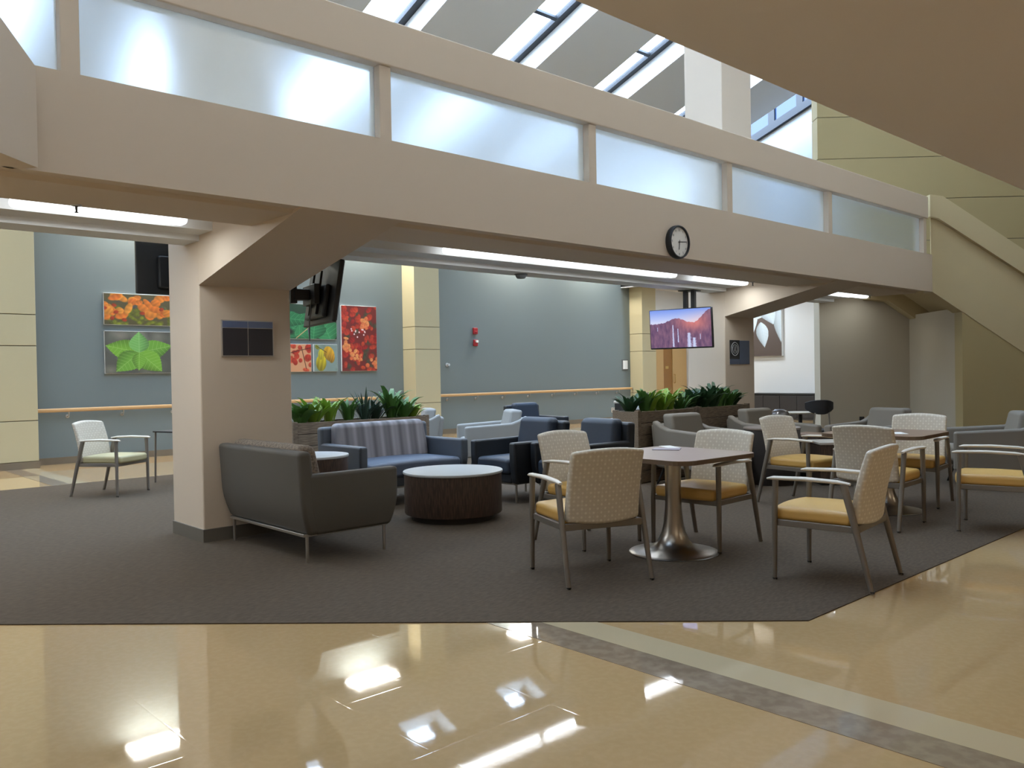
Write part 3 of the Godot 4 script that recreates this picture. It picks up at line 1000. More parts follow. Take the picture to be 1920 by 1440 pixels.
	lathe(st, [Vector2(0.146, 0.046), Vector2(0.0, 0.05)], 48, turn)
	part("dial", st, M["paper"], o)
	for k in 12:
		var a := TAU * (k + 1) / 12
		var tm := TextMesh.new()
		tm.text = str(k + 1)
		tm.font_size = 16
		tm.pixel_size = 0.0018
		tm.depth = 0.001
		var f := SystemFont.new()
		f.font_names = PackedStringArray(["Droid Sans"])
		tm.font = f
		part("numeral", tm, M["frame grey"], o, Vector3(sin(a) * 0.118, cos(a) * 0.118, 0.0515))
	st = mb()
	for k in 60:
		var a := TAU * k / 60
		box(st, Vector3(-0.0012, 0.135, 0.05), Vector3(0.0012, 0.143, 0.0512), 0.0, Transform3D(Basis(Vector3.BACK, a), Vector3.ZERO))
	part("minute_marks", st, M["dark plastic"], o)
	st = mb()
	box(st, Vector3(-0.005, -0.02, 0.054), Vector3(0.005, 0.075, 0.056), 0.0, Transform3D(Basis(Vector3.BACK, deg_to_rad(-187)), Vector3.ZERO))
	part("hour_hand", st, M["frame grey"], o)
	st = mb()
	box(st, Vector3(-0.004, -0.025, 0.057), Vector3(0.004, 0.115, 0.059), 0.0, Transform3D(Basis(Vector3.BACK, deg_to_rad(-85)), Vector3.ZERO))
	part("minute_hand", st, M["dark plastic"], o)
	# boards on the pillars
	o = thing("notice_board", "dark notice board with a blue heading, on the left pillar", "notice board", Vector3(3.24, 1.705, -6.85))
	st = mb()
	box(st, Vector3(-0.235, -0.155, 0), Vector3(0.235, 0.155, 0.016), 0.003)
	part("frame", st, M["steel"], o)
	for k in 2:
		st = mb()
		box(st, Vector3(-0.226 + 0.228 * k, 0.09, 0.012), Vector3(-0.004 + 0.23 * k, 0.146, 0.022), 0.002)
		part("heading", st, mat("heading %d" % k, rgb(92, 106, 138).lightened(0.06 * k), 0.5), o)
		st = mb()
		box(st, Vector3(-0.226 + 0.228 * k, -0.146, 0.012), Vector3(-0.004 + 0.23 * k, 0.086, 0.02), 0.002)
		part("board", st, mat("board %d" % k, rgb(44, 42, 48), 0.4), o)
	o = thing("emblem_sign", "dark sign with a ringed emblem and a blue-grey panel, on the right pillar", "sign", Vector3(10.93, 1.62, -6.85))
	st = mb()
	box(st, Vector3(-0.26, -0.1, 0), Vector3(-0.012, 0.18, 0.014), 0.003)
	part("dark_panel", st, mat("sign black", rgb(44, 44, 46), 0.4), o)
	st = mb()
	box(st, Vector3(-0.26, -0.175, 0), Vector3(-0.012, -0.1, 0.012), 0.003)
	box(st, Vector3(-0.006, -0.175, 0), Vector3(0.26, 0.175, 0.012), 0.003)
	part("blue_panel", st, mat("sign blue", rgb(92, 102, 122), 0.5), o)
	var ring := mat("sign ring", rgb(190, 192, 194), 0.5)
	st = mb()
	for q in [[0.1, 0.092], [0.066, 0.06]]:
		lathe(st, [Vector2(q[1], 0.0), Vector2(q[1], 0.004), Vector2(q[0], 0.004), Vector2(q[0], 0.0)], 40, Transform3D(Basis(Vector3.RIGHT, PI / 2), Vector3(-0.14, 0.05, 0.014)))
	part("ring", st, ring, o)
	st = mb()
	prism(st, PackedVector2Array([Vector2(-0.165, 0.01), Vector2(-0.15, 0.085), Vector2(-0.125, 0.1), Vector2(-0.11, 0.07), Vector2(-0.12, 0.05), Vector2(-0.108, 0.01)]), 0.014, 0.018)
	part("figure", st, mat("sign figure", rgb(128, 128, 128), 0.5), o)
	# sprinklers and smoke detector under the bridge
	for q in [[1.62, -5.82, "small sprinkler head under the bridge at the left edge"], [9.62, -5.82, "small sprinkler head under the bridge beside the right pillar"], [13.0, -5.82, "small sprinkler head under the right end of the bridge"]]:
		o = thing("sprinkler", q[2], "sprinkler", Vector3(q[0], 2.49, q[1]))
		st = mb()
		lathe(st, [Vector2(0.0, -0.008), Vector2(0.03, -0.008), Vector2(0.034, 0.0)], 16)
		part("escutcheon", st, M["steel"], o)
		st = mb()
		lathe(st, [Vector2(0, -0.05), Vector2(0.014, -0.05), Vector2(0.014, -0.046), Vector2(0.006, -0.044), Vector2(0.009, -0.008)], 12)
		part("head", st, M["frame grey"], o)
	o = thing("smoke_detector", "round dark detector under the rear beam of the bridge", "smoke detector", Vector3(6.62, 2.5, -6.98))
	st = mb()
	lathe(st, [Vector2(0, -0.055), Vector2(0.045, -0.05), Vector2(0.06, -0.03), Vector2(0.065, -0.012), Vector2(0.075, -0.01), Vector2(0.075, 0)], 24)
	part("dome", st, M["frame grey"], o)
	# the wooden door at the end of the blue wall
	o = thing("door_1", "tan wooden double door with one dark leaf, beside the cream pilaster", "door", Vector3(19.26, 0, -15.15))
	structure(o)
	st = mb()
	box(st, Vector3(0, 0, 0), Vector3(0.78, 2.12, 0.05), 0.006)
	box(st, Vector3(1.22, 0, 0), Vector3(1.92, 2.12, 0.05), 0.006)
	part("leaf", st, M["door wood"], o)
	st = mb()
	box(st, Vector3(0.78, 0, 0), Vector3(1.22, 2.12, 0.02), 0.004)
	part("leaf", st, M["door dark wood"], o)
	st = mb()
	box(st, Vector3(0.9, 1.42, 0.02), Vector3(1.05, 1.5, 0.026), 0.003)
	part("plate", st, M["brass"], o)
	st = mb()
	tube(st, [Vector3(1.28, 1.0, 0.05), Vector3(1.28, 1.0, 0.1), Vector3(1.28, 1.25, 0.1), Vector3(1.28, 1.25, 0.05)], 0.012, 8)
	part("handle", st, M["brass"], o)

# ================= televisions =================
# local origin at the middle of the screen, which looks along -z
func television(label: String, at: Vector3, turn: float, lit: bool, tilt: float, stem: Array) -> void:
	var o := thing("television", label, "television", at, turn)
	var tb := Basis(Vector3.RIGHT, deg_to_rad(tilt))
	var tx := Transform3D(tb, Vector3.ZERO)
	var st := mb()
	rbox(st, Vector3(0.96, 0.56, 0.045), 0.012, tx * Transform3D(Basis.IDENTITY, Vector3(0, 0, 0.0225)), 2)
	rbox(st, Vector3(0.6, 0.3, 0.05), 0.02, tx * Transform3D(Basis.IDENTITY, Vector3(0, -0.08, 0.065)), 2)
	part("body", st, M["dark plastic"], o)
	st = mb()
	var a := Vector3(0.465, -0.26, -0.003)
	quad(st, tx * a, tx * Vector3(-0.465, -0.26, -0.003), tx * Vector3(-0.465, 0.268, -0.003), tx * Vector3(0.465, 0.268, -0.003))
	part("screen", st, M["tv picture"] if lit else M["black gloss"], o)
	st = mb()
	for s in [-0.12, 0.12]:
		box(st, Vector3(s - 0.02, -0.2, 0.09), Vector3(s + 0.02, 0.2, 0.11), 0.003, tx)
	box(st, Vector3(-0.2, -0.09, 0.11), Vector3(0.2, 0.09, 0.16), 0.006)
	box(st, Vector3(-0.05, -0.05, 0.16), Vector3(0.05, 0.05, 0.3), 0.006)
	part("mount_arm", st, M["dark plastic"], o)
	st = mb()
	for s in stem[1]:
		box(st, Vector3(s - 0.03, -0.08, 0.27), Vector3(s + 0.03, stem[0], 0.33), 0.004)
	box(st, Vector3(-0.12, stem[0] - 0.012, 0.18), Vector3(0.12, stem[0], 0.42), 0.003)
	part("ceiling_stem", st, M["dark plastic"], o)
	if not lit:
		st = mb()
		tube(st, [Vector3(0.1, -0.05, 0.16), Vector3(0.16, -0.25, 0.2), Vector3(0.05, -0.42, 0.17), Vector3(-0.1, -0.3, 0.14)], 0.006, 6)
		part("cable", st, M["frame grey"], o)

func televisions() -> void:
	# screen picture: cliffs with waterfalls under an evening sky
	var im := Image.create(320, 184, false, Image.FORMAT_RGB8)
	var n := FastNoiseLite.new()
	n.seed = 12
	n.frequency = 0.02
	for y in 184:
		for x in 320:
			var u := x / 320.0
			var v := y / 184.0
			var sky := rgb(120, 150, 230).lerp(rgb(226, 226, 244), clampf(v * 2.4, 0, 1)).lerp(rgb(250, 190, 170), clampf((u - 0.45) * 1.6, 0, 1) * clampf(v * 2.5, 0, 1))
			var ridge := 0.36 - 0.13 * exp(-pow((u - 0.44) / 0.16, 2)) + (0.0 if u < 0.5 else -0.33 * smoothstep(0.72, 1.0, u)) + 0.03 * n.get_noise_1d(x * 3.0)
			var c := sky
			if v > ridge:
				var k := 0.5 + 0.5 * n.get_noise_2d(x * 2.2, y * 0.8)
				c = rgb(74, 54, 92).lerp(rgb(150, 110, 130), k)
				c = c.lerp(rgb(226, 130, 120), 0.75 * exp(-pow((u - 0.72) / 0.25, 2) - pow((v - 0.35) / 0.22, 2)))
			for q in [[0.38, 0.4, 0.98, 0.018], [0.46, 0.5, 0.86, 0.014], [0.64, 0.62, 1.0, 0.05], [0.72, 0.75, 1.0, 0.05], [0.12, 0.45, 0.55, 0.01], [0.82, 0.66, 0.8, 0.01]]:
				if v > q[1] and v < q[2]:
					var w: float = q[3] * (0.6 + 0.8 * (v - q[1])) * (1.0 + 0.5 * n.get_noise_2d(x * 4.0, y * 4.0))
					var d := absf(u - q[0]) / w
					if d < 1.0:
						c = c.lerp(rgb(196, 206, 240), 1.0 - d * d)
			im.set_pixel(x, y, c)
	var m := mat("tv picture", Color(0.02, 0.02, 0.02), 0.3)
	m.emission_enabled = true
	m.emission = Color.WHITE
	m.emission_operator = BaseMaterial3D.EMISSION_OP_MULTIPLY
	m.emission_texture = ImageTexture.create_from_image(im)
	m.emission_energy_multiplier = 1.5
	television("lit television showing waterfalls and cliffs, hanging beside the emblem pillar", Vector3(9.68, 1.95, -7.0), 99, true, -4, [0.55, [-0.06, 0.06]])
	television("black television seen from behind, hanging right of the left pillar", Vector3(4.05, 2.12, -6.92), -104, false, -9, [0.38, [0.0]])
	television("black television mostly hidden behind the left pillar, at its left side", Vector3(3.13, 2.42, -7.83), 0, false, 0, [0.3, [0.0]])
	var glow := get_node("television")
	lamp_area(glow, Vector2(0.9, 0.5), 0.12, Color(0.75, 0.75, 1.0), Vector3(0, 0, -0.06), Vector3(-4, 0, 0))

# ================= upholstered seats =================
# front towards local -z; parts: back shell, arms, cushions, frame, legs
func couch(called: String, label: String, category: String, at: Vector3, turn: float, w: float, mm: Dictionary) -> Node3D:
	var o := thing(called, label, category, at, turn)
	var hw := w / 2.0
	var arm: float = mm.get("arm_h", 0.65)
	var top: float = mm.get("top", 0.85)
	var taper := func(p: Vector3) -> Vector3:
		var k := clampf((0.48 - p.y) / 0.28, 0.0, 1.0)
		var s := 1.0 - 0.05 * k * k
		return Vector3(p.x * (1.0 - 0.05 * k * k), p.y, p.z - 0.055 * k * k * signf(p.z) + (p.y - 0.5) * 0.06 * (1.0 if p.z > 0.2 else 0.0) * s)
	var st := mb()
	rbox(st, Vector3(w, top - 0.23, 0.11), 0.035, Transform3D.IDENTITY, 3, 8, func(p: Vector3) -> Vector3: return taper.call(p + Vector3(0, (top + 0.17) / 2, 0.355)))
	part("back_shell", st, mm.shell, o)
	for s in [-1.0, 1.0]:
		st = mb()
		rbox(st, Vector3(0.095, arm - 0.2, 0.78), 0.025, Transform3D.IDENTITY, 3, 8, func(p: Vector3) -> Vector3: return taper.call(p + Vector3(s * (hw - 0.0475), (arm + 0.2) / 2, -0.04)))
		part("arm", st, mm.arm, o)
	st = mb()
	rbox(st, Vector3(w - 0.2, 0.1, 0.72), 0.02, Transform3D(Basis.IDENTITY, Vector3(0, 0.255, -0.03)), 2)
	part("seat_base", st, mm.shell, o)
	st = mb()
	rbox(st, Vector3(w - 0.2, 0.15, 0.66), 0.045, Transform3D.IDENTITY, 4, 6, func(p: Vector3) -> Vector3: return p + Vector3(0, 0.375 + 0.025 * (1.0 - pow(p.x / hw, 2)) * (1.0 if p.y > 0 else 0.0), -0.1))
	part("seat_cushion", st, mm.seat, o)
	st = mb()
	rbox(st, Vector3(w - 0.19, top - 0.415, 0.15), 0.055, Transform3D.IDENTITY, 4, 6, func(p: Vector3) -> Vector3: return Vector3(p.x * (1.0 - 0.06 * clampf((p.y + 0.05) * 3.0, 0, 1)), p.y + (top + 0.425) / 2, p.z + 0.255 + (p.y) * 0.17))
	part("back_cushion", st, mm.back, o)
	st = mb()
	for z in [-0.36, 0.35]:
		box(st, Vector3(-hw + 0.07, 0.19, z - 0.012), Vector3(hw - 0.07, 0.212, z + 0.012), 0.003)
	for x in [-hw + 0.08, hw - 0.08]:
		box(st, Vector3(x - 0.012, 0.19, -0.36), Vector3(x + 0.012, 0.212, 0.35), 0.003)
	part("base_frame", st, M["steel"], o)
	for x in [-hw + 0.08, hw - 0.08]:
		for z in [-0.34, 0.33]:
			st = mb()
			bar(st, [Vector3(x, 0.0, z), Vector3(x, 0.2, z)], 0.011, 0.011, Vector3(1, 0, 0), 8, 0.5)
			part("leg", st, M["steel"], o)
	return o

# rounded tub chair with a loose back cushion and splayed dark legs
func tub_chair(called: String, label: String, at: Vector3, turn: float, m: Material, group := "") -> Node3D:
	var o := thing(called, label, "armchair", at, turn, group)
	var st := mb()
	for s in [-1.0, 1.0]:
		st = mb()
		rbox(st, Vector3(0.10, 0.43, 0.86), 0.028, Transform3D.IDENTITY, 3, 8, func(p: Vector3) -> Vector3:
			var k := clampf((p.z + 0.43) / 0.86, 0, 1)
			var lift := (0.05 * k + 0.08 * smoothstep(0.76, 0.98, k)) * clampf(0.5 + p.y / 0.43, 0, 1)
			return Vector3(p.x + s * 0.345 - s * 0.03 * clampf(-p.y * 3.0, 0, 1), p.y + 0.415 + lift, p.z - 0.02 + 0.06 * k * (p.y / 0.4)))
		part("arm", st, m, o)
	st = mb()
	rbox(st, Vector3(0.72, 0.52, 0.11), 0.045, Transform3D.IDENTITY, 3, 6, func(p: Vector3) -> Vector3: return Vector3(p.x, p.y + 0.46, p.z + 0.395 + (p.y + 0.2) * 0.12))
	part("back_shell", st, m, o)
	st = mb()
	rbox(st, Vector3(0.58, 0.18, 0.74), 0.05, Transform3D.IDENTITY, 4, 5, func(p: Vector3) -> Vector3: return p + Vector3(0, 0.36 + 0.02 * (1.0 - pow(p.x / 0.3, 2)) * (1.0 if p.y > 0 else 0.0), -0.06))
	part("seat_cushion", st, m, o)
	st = mb()
	rbox(st, Vector3(0.56, 0.42, 0.17), 0.04, Transform3D.IDENTITY, 4, 6, func(p: Vector3) -> Vector3: return Vector3(p.x * (1.0 - 0.08 * clampf(p.y * 4.0, 0, 1)), p.y + 0.63, p.z + 0.27 + p.y * 0.22))
	part("back_cushion", st, m, o)
	for s in [-1.0, 1.0]:
		for z in [-1.0, 1.0]:
			st = mb()
			bar(st, [Vector3(s * 0.36, 0, 0.39 * z), Vector3(s * 0.28, 0.28, 0.3 * z)], [0.011, 0.019], [0.011, 0.019], Vector3(1, 0, 0), 8, 0.9)
			part("leg", st, M["dark plastic"], o)
	return o

func drum_table(label: String, at: Vector3, r: float, h: float, body: Material, top: Material) -> Node3D:
	var o := thing("drum_table", label, "table", at)
	var st := mb()
	lathe(st, [Vector2(0.0, 0.0), Vector2(r * 0.82, 0.0), Vector2(r * 0.82, 0.062)], 48)
	part("plinth", st, M["dark cabinet"], o)
	st = mb()
	lathe(st, [Vector2(r * 0.5, 0.06), Vector2(r * 0.965, 0.06), Vector2(r * 0.975, 0.07), Vector2(r * 0.975, h - 0.02)], 64)
	part("drum", st, body, o)
	st = mb()
	lathe(st, [Vector2(r * 0.9, h - 0.022), Vector2(r * 0.992, h - 0.022), Vector2(r, h - 0.016), Vector2(r, h - 0.006), Vector2(r * 0.992, h), Vector2(0, h)], 64)
	part("tabletop", st, top, o)
	return o

func lounge() -> void:
	var y := 0.006
	couch("loveseat", "grey two-seat sofa seen from behind, in front of the left pillar", "sofa", Vector3(3.375, y, -6.14), -90, 1.38, {"shell": M["loveseat grey"], "arm": M["loveseat grey"], "back": M["brown pattern"], "seat": M["loveseat grey"], "top": 0.85})
	couch("loveseat", "two-seat sofa with a grey striped back and blue seat, before the planter", "sofa", Vector3(5.24, y, -7.58), 180, 1.4, {"shell": M["slate"], "arm": M["slate"], "back": M["striped fabric"], "seat": M["seat blue"], "top": 0.85})
	var nv := {"shell": M["navy arm"], "arm": M["navy arm"], "back": M["navy"], "seat": M["navy"], "top": 0.86, "arm_h": 0.64}
	var a := couch("armchair", "navy armchair right behind the round coffee table", "armchair", Vector3(6.33, y, -6.72), 90, 0.72, nv)
	dup(a, "navy armchair between the coffee table and the right planter, half behind a cream chair", Vector3(6.5, y, -5.95), 88)
	dup(a, "navy armchair farthest back, standing below the handrail of the blue wall", Vector3(9.72, y, -9.95), 176)
	drum_table("round brown drum coffee table with a white top, in the middle of the lounge", Vector3(4.985, y, -6.24), 0.473, 0.455, M["wenge"], M["white laminate"])
	drum_table("small round drum table with a pale top, between grey and striped sofas", Vector3(4.03, y, -7.2), 0.35, 0.615, M["wenge"], M["white laminate"])
	tub_chair("tub_chair", "pale grey tub armchair behind the coffee table, left of the navy chairs", Vector3(7.93, y, -9.02), 60, M["tub grey"])
	var t := get_node("tub_chair")
	dup(t, "pale grey tub armchair peeping out at the end of the planter behind the striped sofa", Vector3(7.62, y, -10.6), 60)
	dup(t, "pale grey tub armchair half hidden by the left end of the long planters", Vector3(9.7, y, -7.95), 90)
	var q := tub_chair("tub_chair", "taupe tub armchair in front of the nearer planter, behind the near dining table", Vector3(8.45, y, -5.82), 174, M["tub taupe"])
	dup(q, "taupe tub armchair before the farther planter, beside the dark drum table", Vector3(9.92, y, -5.72), 172)
	dup(q, "taupe tub armchair in the recess under the stairs, in front of the beige wall", Vector3(10.52, y, -4.68), 74)
	dup(q, "large taupe tub armchair at the right edge, in front of the yellow wall", Vector3(10.44, y, -3.3), 30)
	drum_table("dark drum table between two taupe tub armchairs by the planters", Vector3(9.06, y, -5.25), 0.33, 0.67, M["dark cabinet"], M["dark laminate"])
	# two low square tables
	for s in [[9.52, -4.72, 0.5, 0.46, "dark cube side table with a pale grey top, behind a cream dining chair"], [9.98, -5.22, 0.54, 0.4, "brown side table beside the taupe armchair in the recess"]]:
		var o := thing("side_table", s[4], "table", Vector3(s[0], y, s[1]), -45 if s[2] < 0.52 else 0)
		var w: float = s[3] / 2
		var h: float = s[2]
		var st := mb()
		box(st, Vector3(-w + 0.03, 0, -w + 0.03), Vector3(w - 0.03, 0.05, w - 0.03))
		part("plinth", st, M["dark plastic"], o)
		st = mb()
		box(st, Vector3(-w + 0.01, 0.05, -w + 0.01), Vector3(w - 0.01, h - 0.03, w - 0.01), 0.006)
		part("cabinet", st, M["wenge"], o)
		st = mb()
		box(st, Vector3(-w, h - 0.03, -w), Vector3(w, h, w), 0.006)
		part("tabletop", st, M["grey laminate"] if h < 0.52 else M["table top"], o)

# ================= dining chairs and tables =================
func make_chair(label: String, at: Vector3, turn: float, seat: Material, group := "") -> Node3D:
	var o := thing("dining_chair", label, "chair", at, turn, group)
	var st: SurfaceTool
	for s in [-1.0, 1.0]:
		st = mb()
		bar(st, [Vector3(s * 0.297, 0.0, -0.30), Vector3(s * 0.295, 0.36, -0.298), Vector3(s * 0.29, 0.645, -0.292)], [0.015, 0.018, 0.02], [0.013, 0.016, 0.018], Vector3(1, 0, 0), 10, 0.7)
		var l := part("leg", st, M["chair metal"], o)
		st = mb()
		lathe(st, [Vector2(0, -0.001), Vector2(0.014, -0.001), Vector2(0.017, 0.012), Vector2(0, 0.014)], 10, Transform3D(Basis.IDENTITY, Vector3(s * 0.297, 0.001, -0.30)))
		part("glide", st, M["dark plastic"], l)
		st = mb()
		bar(st, [Vector3(s * 0.297, 0.0, 0.305), Vector3(s * 0.294, 0.36, 0.215), Vector3(s * 0.288, 0.645, 0.14)], [0.015, 0.018, 0.019], [0.014, 0.02, 0.024], Vector3(1, 0, 0), 10, 0.7)
		l = part("leg", st, M["chair metal"], o)
		st = mb()
		lathe(st, [Vector2(0, -0.001), Vector2(0.014, -0.001), Vector2(0.017, 0.012), Vector2(0, 0.014)], 10, Transform3D(Basis.IDENTITY, Vector3(s * 0.297, 0.001, 0.305)))
		part("glide", st, M["dark plastic"], l)
		st = mb()
		bar(st, [Vector3(s * 0.289, 0.652, -0.345), Vector3(s * 0.289, 0.657, -0.31), Vector3(s * 0.288, 0.663, -0.1), Vector3(s * 0.287, 0.657, 0.1), Vector3(s * 0.286, 0.648, 0.18)], [0.017, 0.027, 0.029, 0.023, 0.014], [0.006, 0.012, 0.013, 0.012, 0.008], Vector3(1, 0, 0), 12, 0.75)
		part("armrest", st, M["arm cap"], o)
	# rails under the seat
	st = mb()
	for s in [-1.0, 1.0]:
		box(st, Vector3(s * 0.278 - 0.012, 0.35, -0.29), Vector3(s * 0.278 + 0.012, 0.39, 0.22), 0.004)
	box(st, Vector3(-0.28, 0.35, -0.30), Vector3(0.28, 0.39, -0.275), 0.004)
	box(st, Vector3(-0.28, 0.35, 0.20), Vector3(0.28, 0.395, 0.225), 0.004)
	part("seat_frame", st, M["chair metal"], o)
	st = mb()
	rbox(st, Vector3(0.535, 0.085, 0.50), 0.03, Transform3D.IDENTITY, 4, 6, func(p: Vector3) -> Vector3:
		var k := (1.0 - pow(p.x / 0.27, 2)) * (1.0 - pow(p.z / 0.27, 2))
		return Vector3(p.x, p.y + 0.425 + (0.022 * k if p.y > 0 else 0.0), p.z - 0.07 - 0.025 * (1.0 - pow(p.x / 0.27, 2)) * (1.0 if p.z < 0 else 0.0)))
	part("seat", st, seat, o)
	st = mb()
	rbox(st, Vector3(0.52, 0.455, 0.055), 0.022, Transform3D.IDENTITY, 3, 8, func(p: Vector3) -> Vector3:
		var e := 1.0 - pow(p.x / 0.26, 2)
		var v := (p.y + 0.2275) / 0.455
		return Vector3(p.x * (1.015 - 0.025 * v), p.y + 0.63 + 0.022 * e * (v - 0.5) * 2.0, p.z + 0.205 + 0.105 * v * v * 0.6 + 0.042 * v + 0.04 * e - 0.02))
	part("backrest", st, M["woven cream"], o)
	return o

func dining_table(label: String, at: Vector3, turn: float) -> void:
	var o := thing("dining_table", label, "table", at, turn, "square pedestal tables")
	var outline := func(h: float, r: float) -> Array:
		var a := []
		for c in [[1, 1, 0], [-1, 1, 1], [-1, -1, 2], [1, -1, 3]]:
			for k in 7:
				var t: float = PI / 2 * (c[2] + k / 6.0)
				a.append(Vector2(c[0] * (h - r) + cos(t) * r, c[1] * (h - r) + sin(t) * r))
		return a
	var st := mb()
	slab(st, outline.call(0.46, 0.13), 0.712, 0.742)
	part("edge_band", st, M["table edge"], o)
	st = mb()
	slab(st, outline.call(0.457, 0.128), 0.74, 0.744)
	part("tabletop", st, M["table top"], o)
	st = mb()
	lathe(st, [Vector2(0, 0), Vector2(0.33, 0), Vector2(0.335, 0.005), Vector2(0.33, 0.009), Vector2(0.29, 0.014), Vector2(0.23, 0.024), Vector2(0.18, 0.04), Vector2(0.14, 0.065), Vector2(0.112, 0.1), Vector2(0.09, 0.15), Vector2(0.074, 0.22), Vector2(0.063, 0.32), Vector2(0.058, 0.45), Vector2(0.06, 0.6), Vector2(0.064, 0.69), Vector2(0.12, 0.7), Vector2(0.12, 0.712)], 48)
	part("pedestal", st, M["brushed base"], o)

func sheet(called: String, label: String, category: String, at: Vector3, turn: float, w: float, d: float, m: Material, thick := 0.004) -> void:
	var o := thing(called, label, category, at, turn)
	var st := mb()
	rbox(st, Vector3(w, thick, d), 0.001, Transform3D(Basis.IDENTITY, Vector3(0, thick / 2, 0)), 1, 4, func(p: Vector3) -> Vector3: return p + Vector3(0, 0.006 * maxf(0.0, p.x / w) * maxf(0.0, p.z / d), 0))
	part("cover" if called == "magazine" else "page", st, m, o)
	if called == "magazine":
		st = mb()
		box(st, Vector3(-w / 2 + 0.003, 0.0005, -d / 2 + 0.003), Vector3(w / 2 - 0.003, thick * 0.6, d / 2 - 0.003))
		part("pages", st, M["paper"], o)

func dining() -> void:
	var y := 0.006
	var yv: Material = M["yellow vinyl"]
	var c := make_chair("nearest cream woven chair seen from behind, left of the near table", Vector3(4.2, y, -3.8), -22, yv)
	dup(c, "cream woven chair behind the nearest chair, in front of the navy armchairs", Vector3(5.03, y, -4.58), 174)
	dup(c, "cream woven chair with a yellow seat on the far right side of the near table", Vector3(5.61, y, -3.83), 92)
	dup(c, "cream woven chair with a yellow seat standing at the carpet edge, nearest at the right", Vector3(5.25, y, -2.58), 7)
	dup(c, "cream woven chair turned right, beside the dark cube side table", Vector3(7.93, y, -4.28), 173)
	dup(c, "cream woven chair seen from behind at the far table", Vector3(7.27, y, -3.22), -87)
	dup(c, "cream woven chair facing the viewer behind the far table", Vector3(8.65, y, -3.46), 98)
	dup(c, "cream woven chair cut by the right edge of the picture, its yellow seat showing", Vector3(7.72, y, -2.36), 14)
	make_chair("lone pale chair with a beige seat, far left before the blue wall", Vector3(3.28, y, -10.68), -143, mat("seat beige", rgb(176, 166, 126), 0.5))
	dining_table("square brown table on a steel trumpet foot, nearer of the two", Vector3(5.15, y, -3.81), -2)
	dining_table("square brown table on a steel trumpet foot, farther one at the right", Vector3(8.02, y, -3.46), 3)
	sheet("magazine", "grey magazine lying open on the near table, left of the white leaflet", "magazine", Vector3(5.36, 0.75, -4.02), 30, 0.15, 0.21, M["cover grey"], 0.006)
	sheet("leaflet", "white leaflet on the near table beside the grey magazine", "leaflet", Vector3(5.53, 0.75, -4.12), -30, 0.1, 0.21, M["paper"])
	sheet("leaflet", "white sheet of paper on the far table, in front of the cream chair", "leaflet", Vector3(7.86, 0.75, -3.36), 40, 0.21, 0.29, M["paper"])
	sheet("leaflet", "second white sheet on the far table, lying behind the first one", "leaflet", Vector3(8.1, 0.75, -3.62), 10, 0.15, 0.21, M["paper"])
	# side table with thin legs left of the pillar
	var o := thing("occasional_table", "thin legged dark table half hidden by the left pillar, beside the lone chair", "table", Vector3(4.5, y, -11.2), 20)
	var st := mb()
	box(st, Vector3(-0.4, 0.66, -0.3), Vector3(0.4, 0.68, 0.3), 0.004)
	part("tabletop", st, M["dark frame"], o)
	for sx in [-1.0, 1.0]:
		for sz in [-1.0, 1.0]:
			st = mb()
			bar(st, [Vector3(sx * 0.385, 0, sz * 0.285), Vector3(sx * 0.375, 0.66, sz * 0.275)], 0.011, 0.011, Vector3(1, 0, 0), 8, 0.5)
			part("leg", st, M["chair metal"], o)

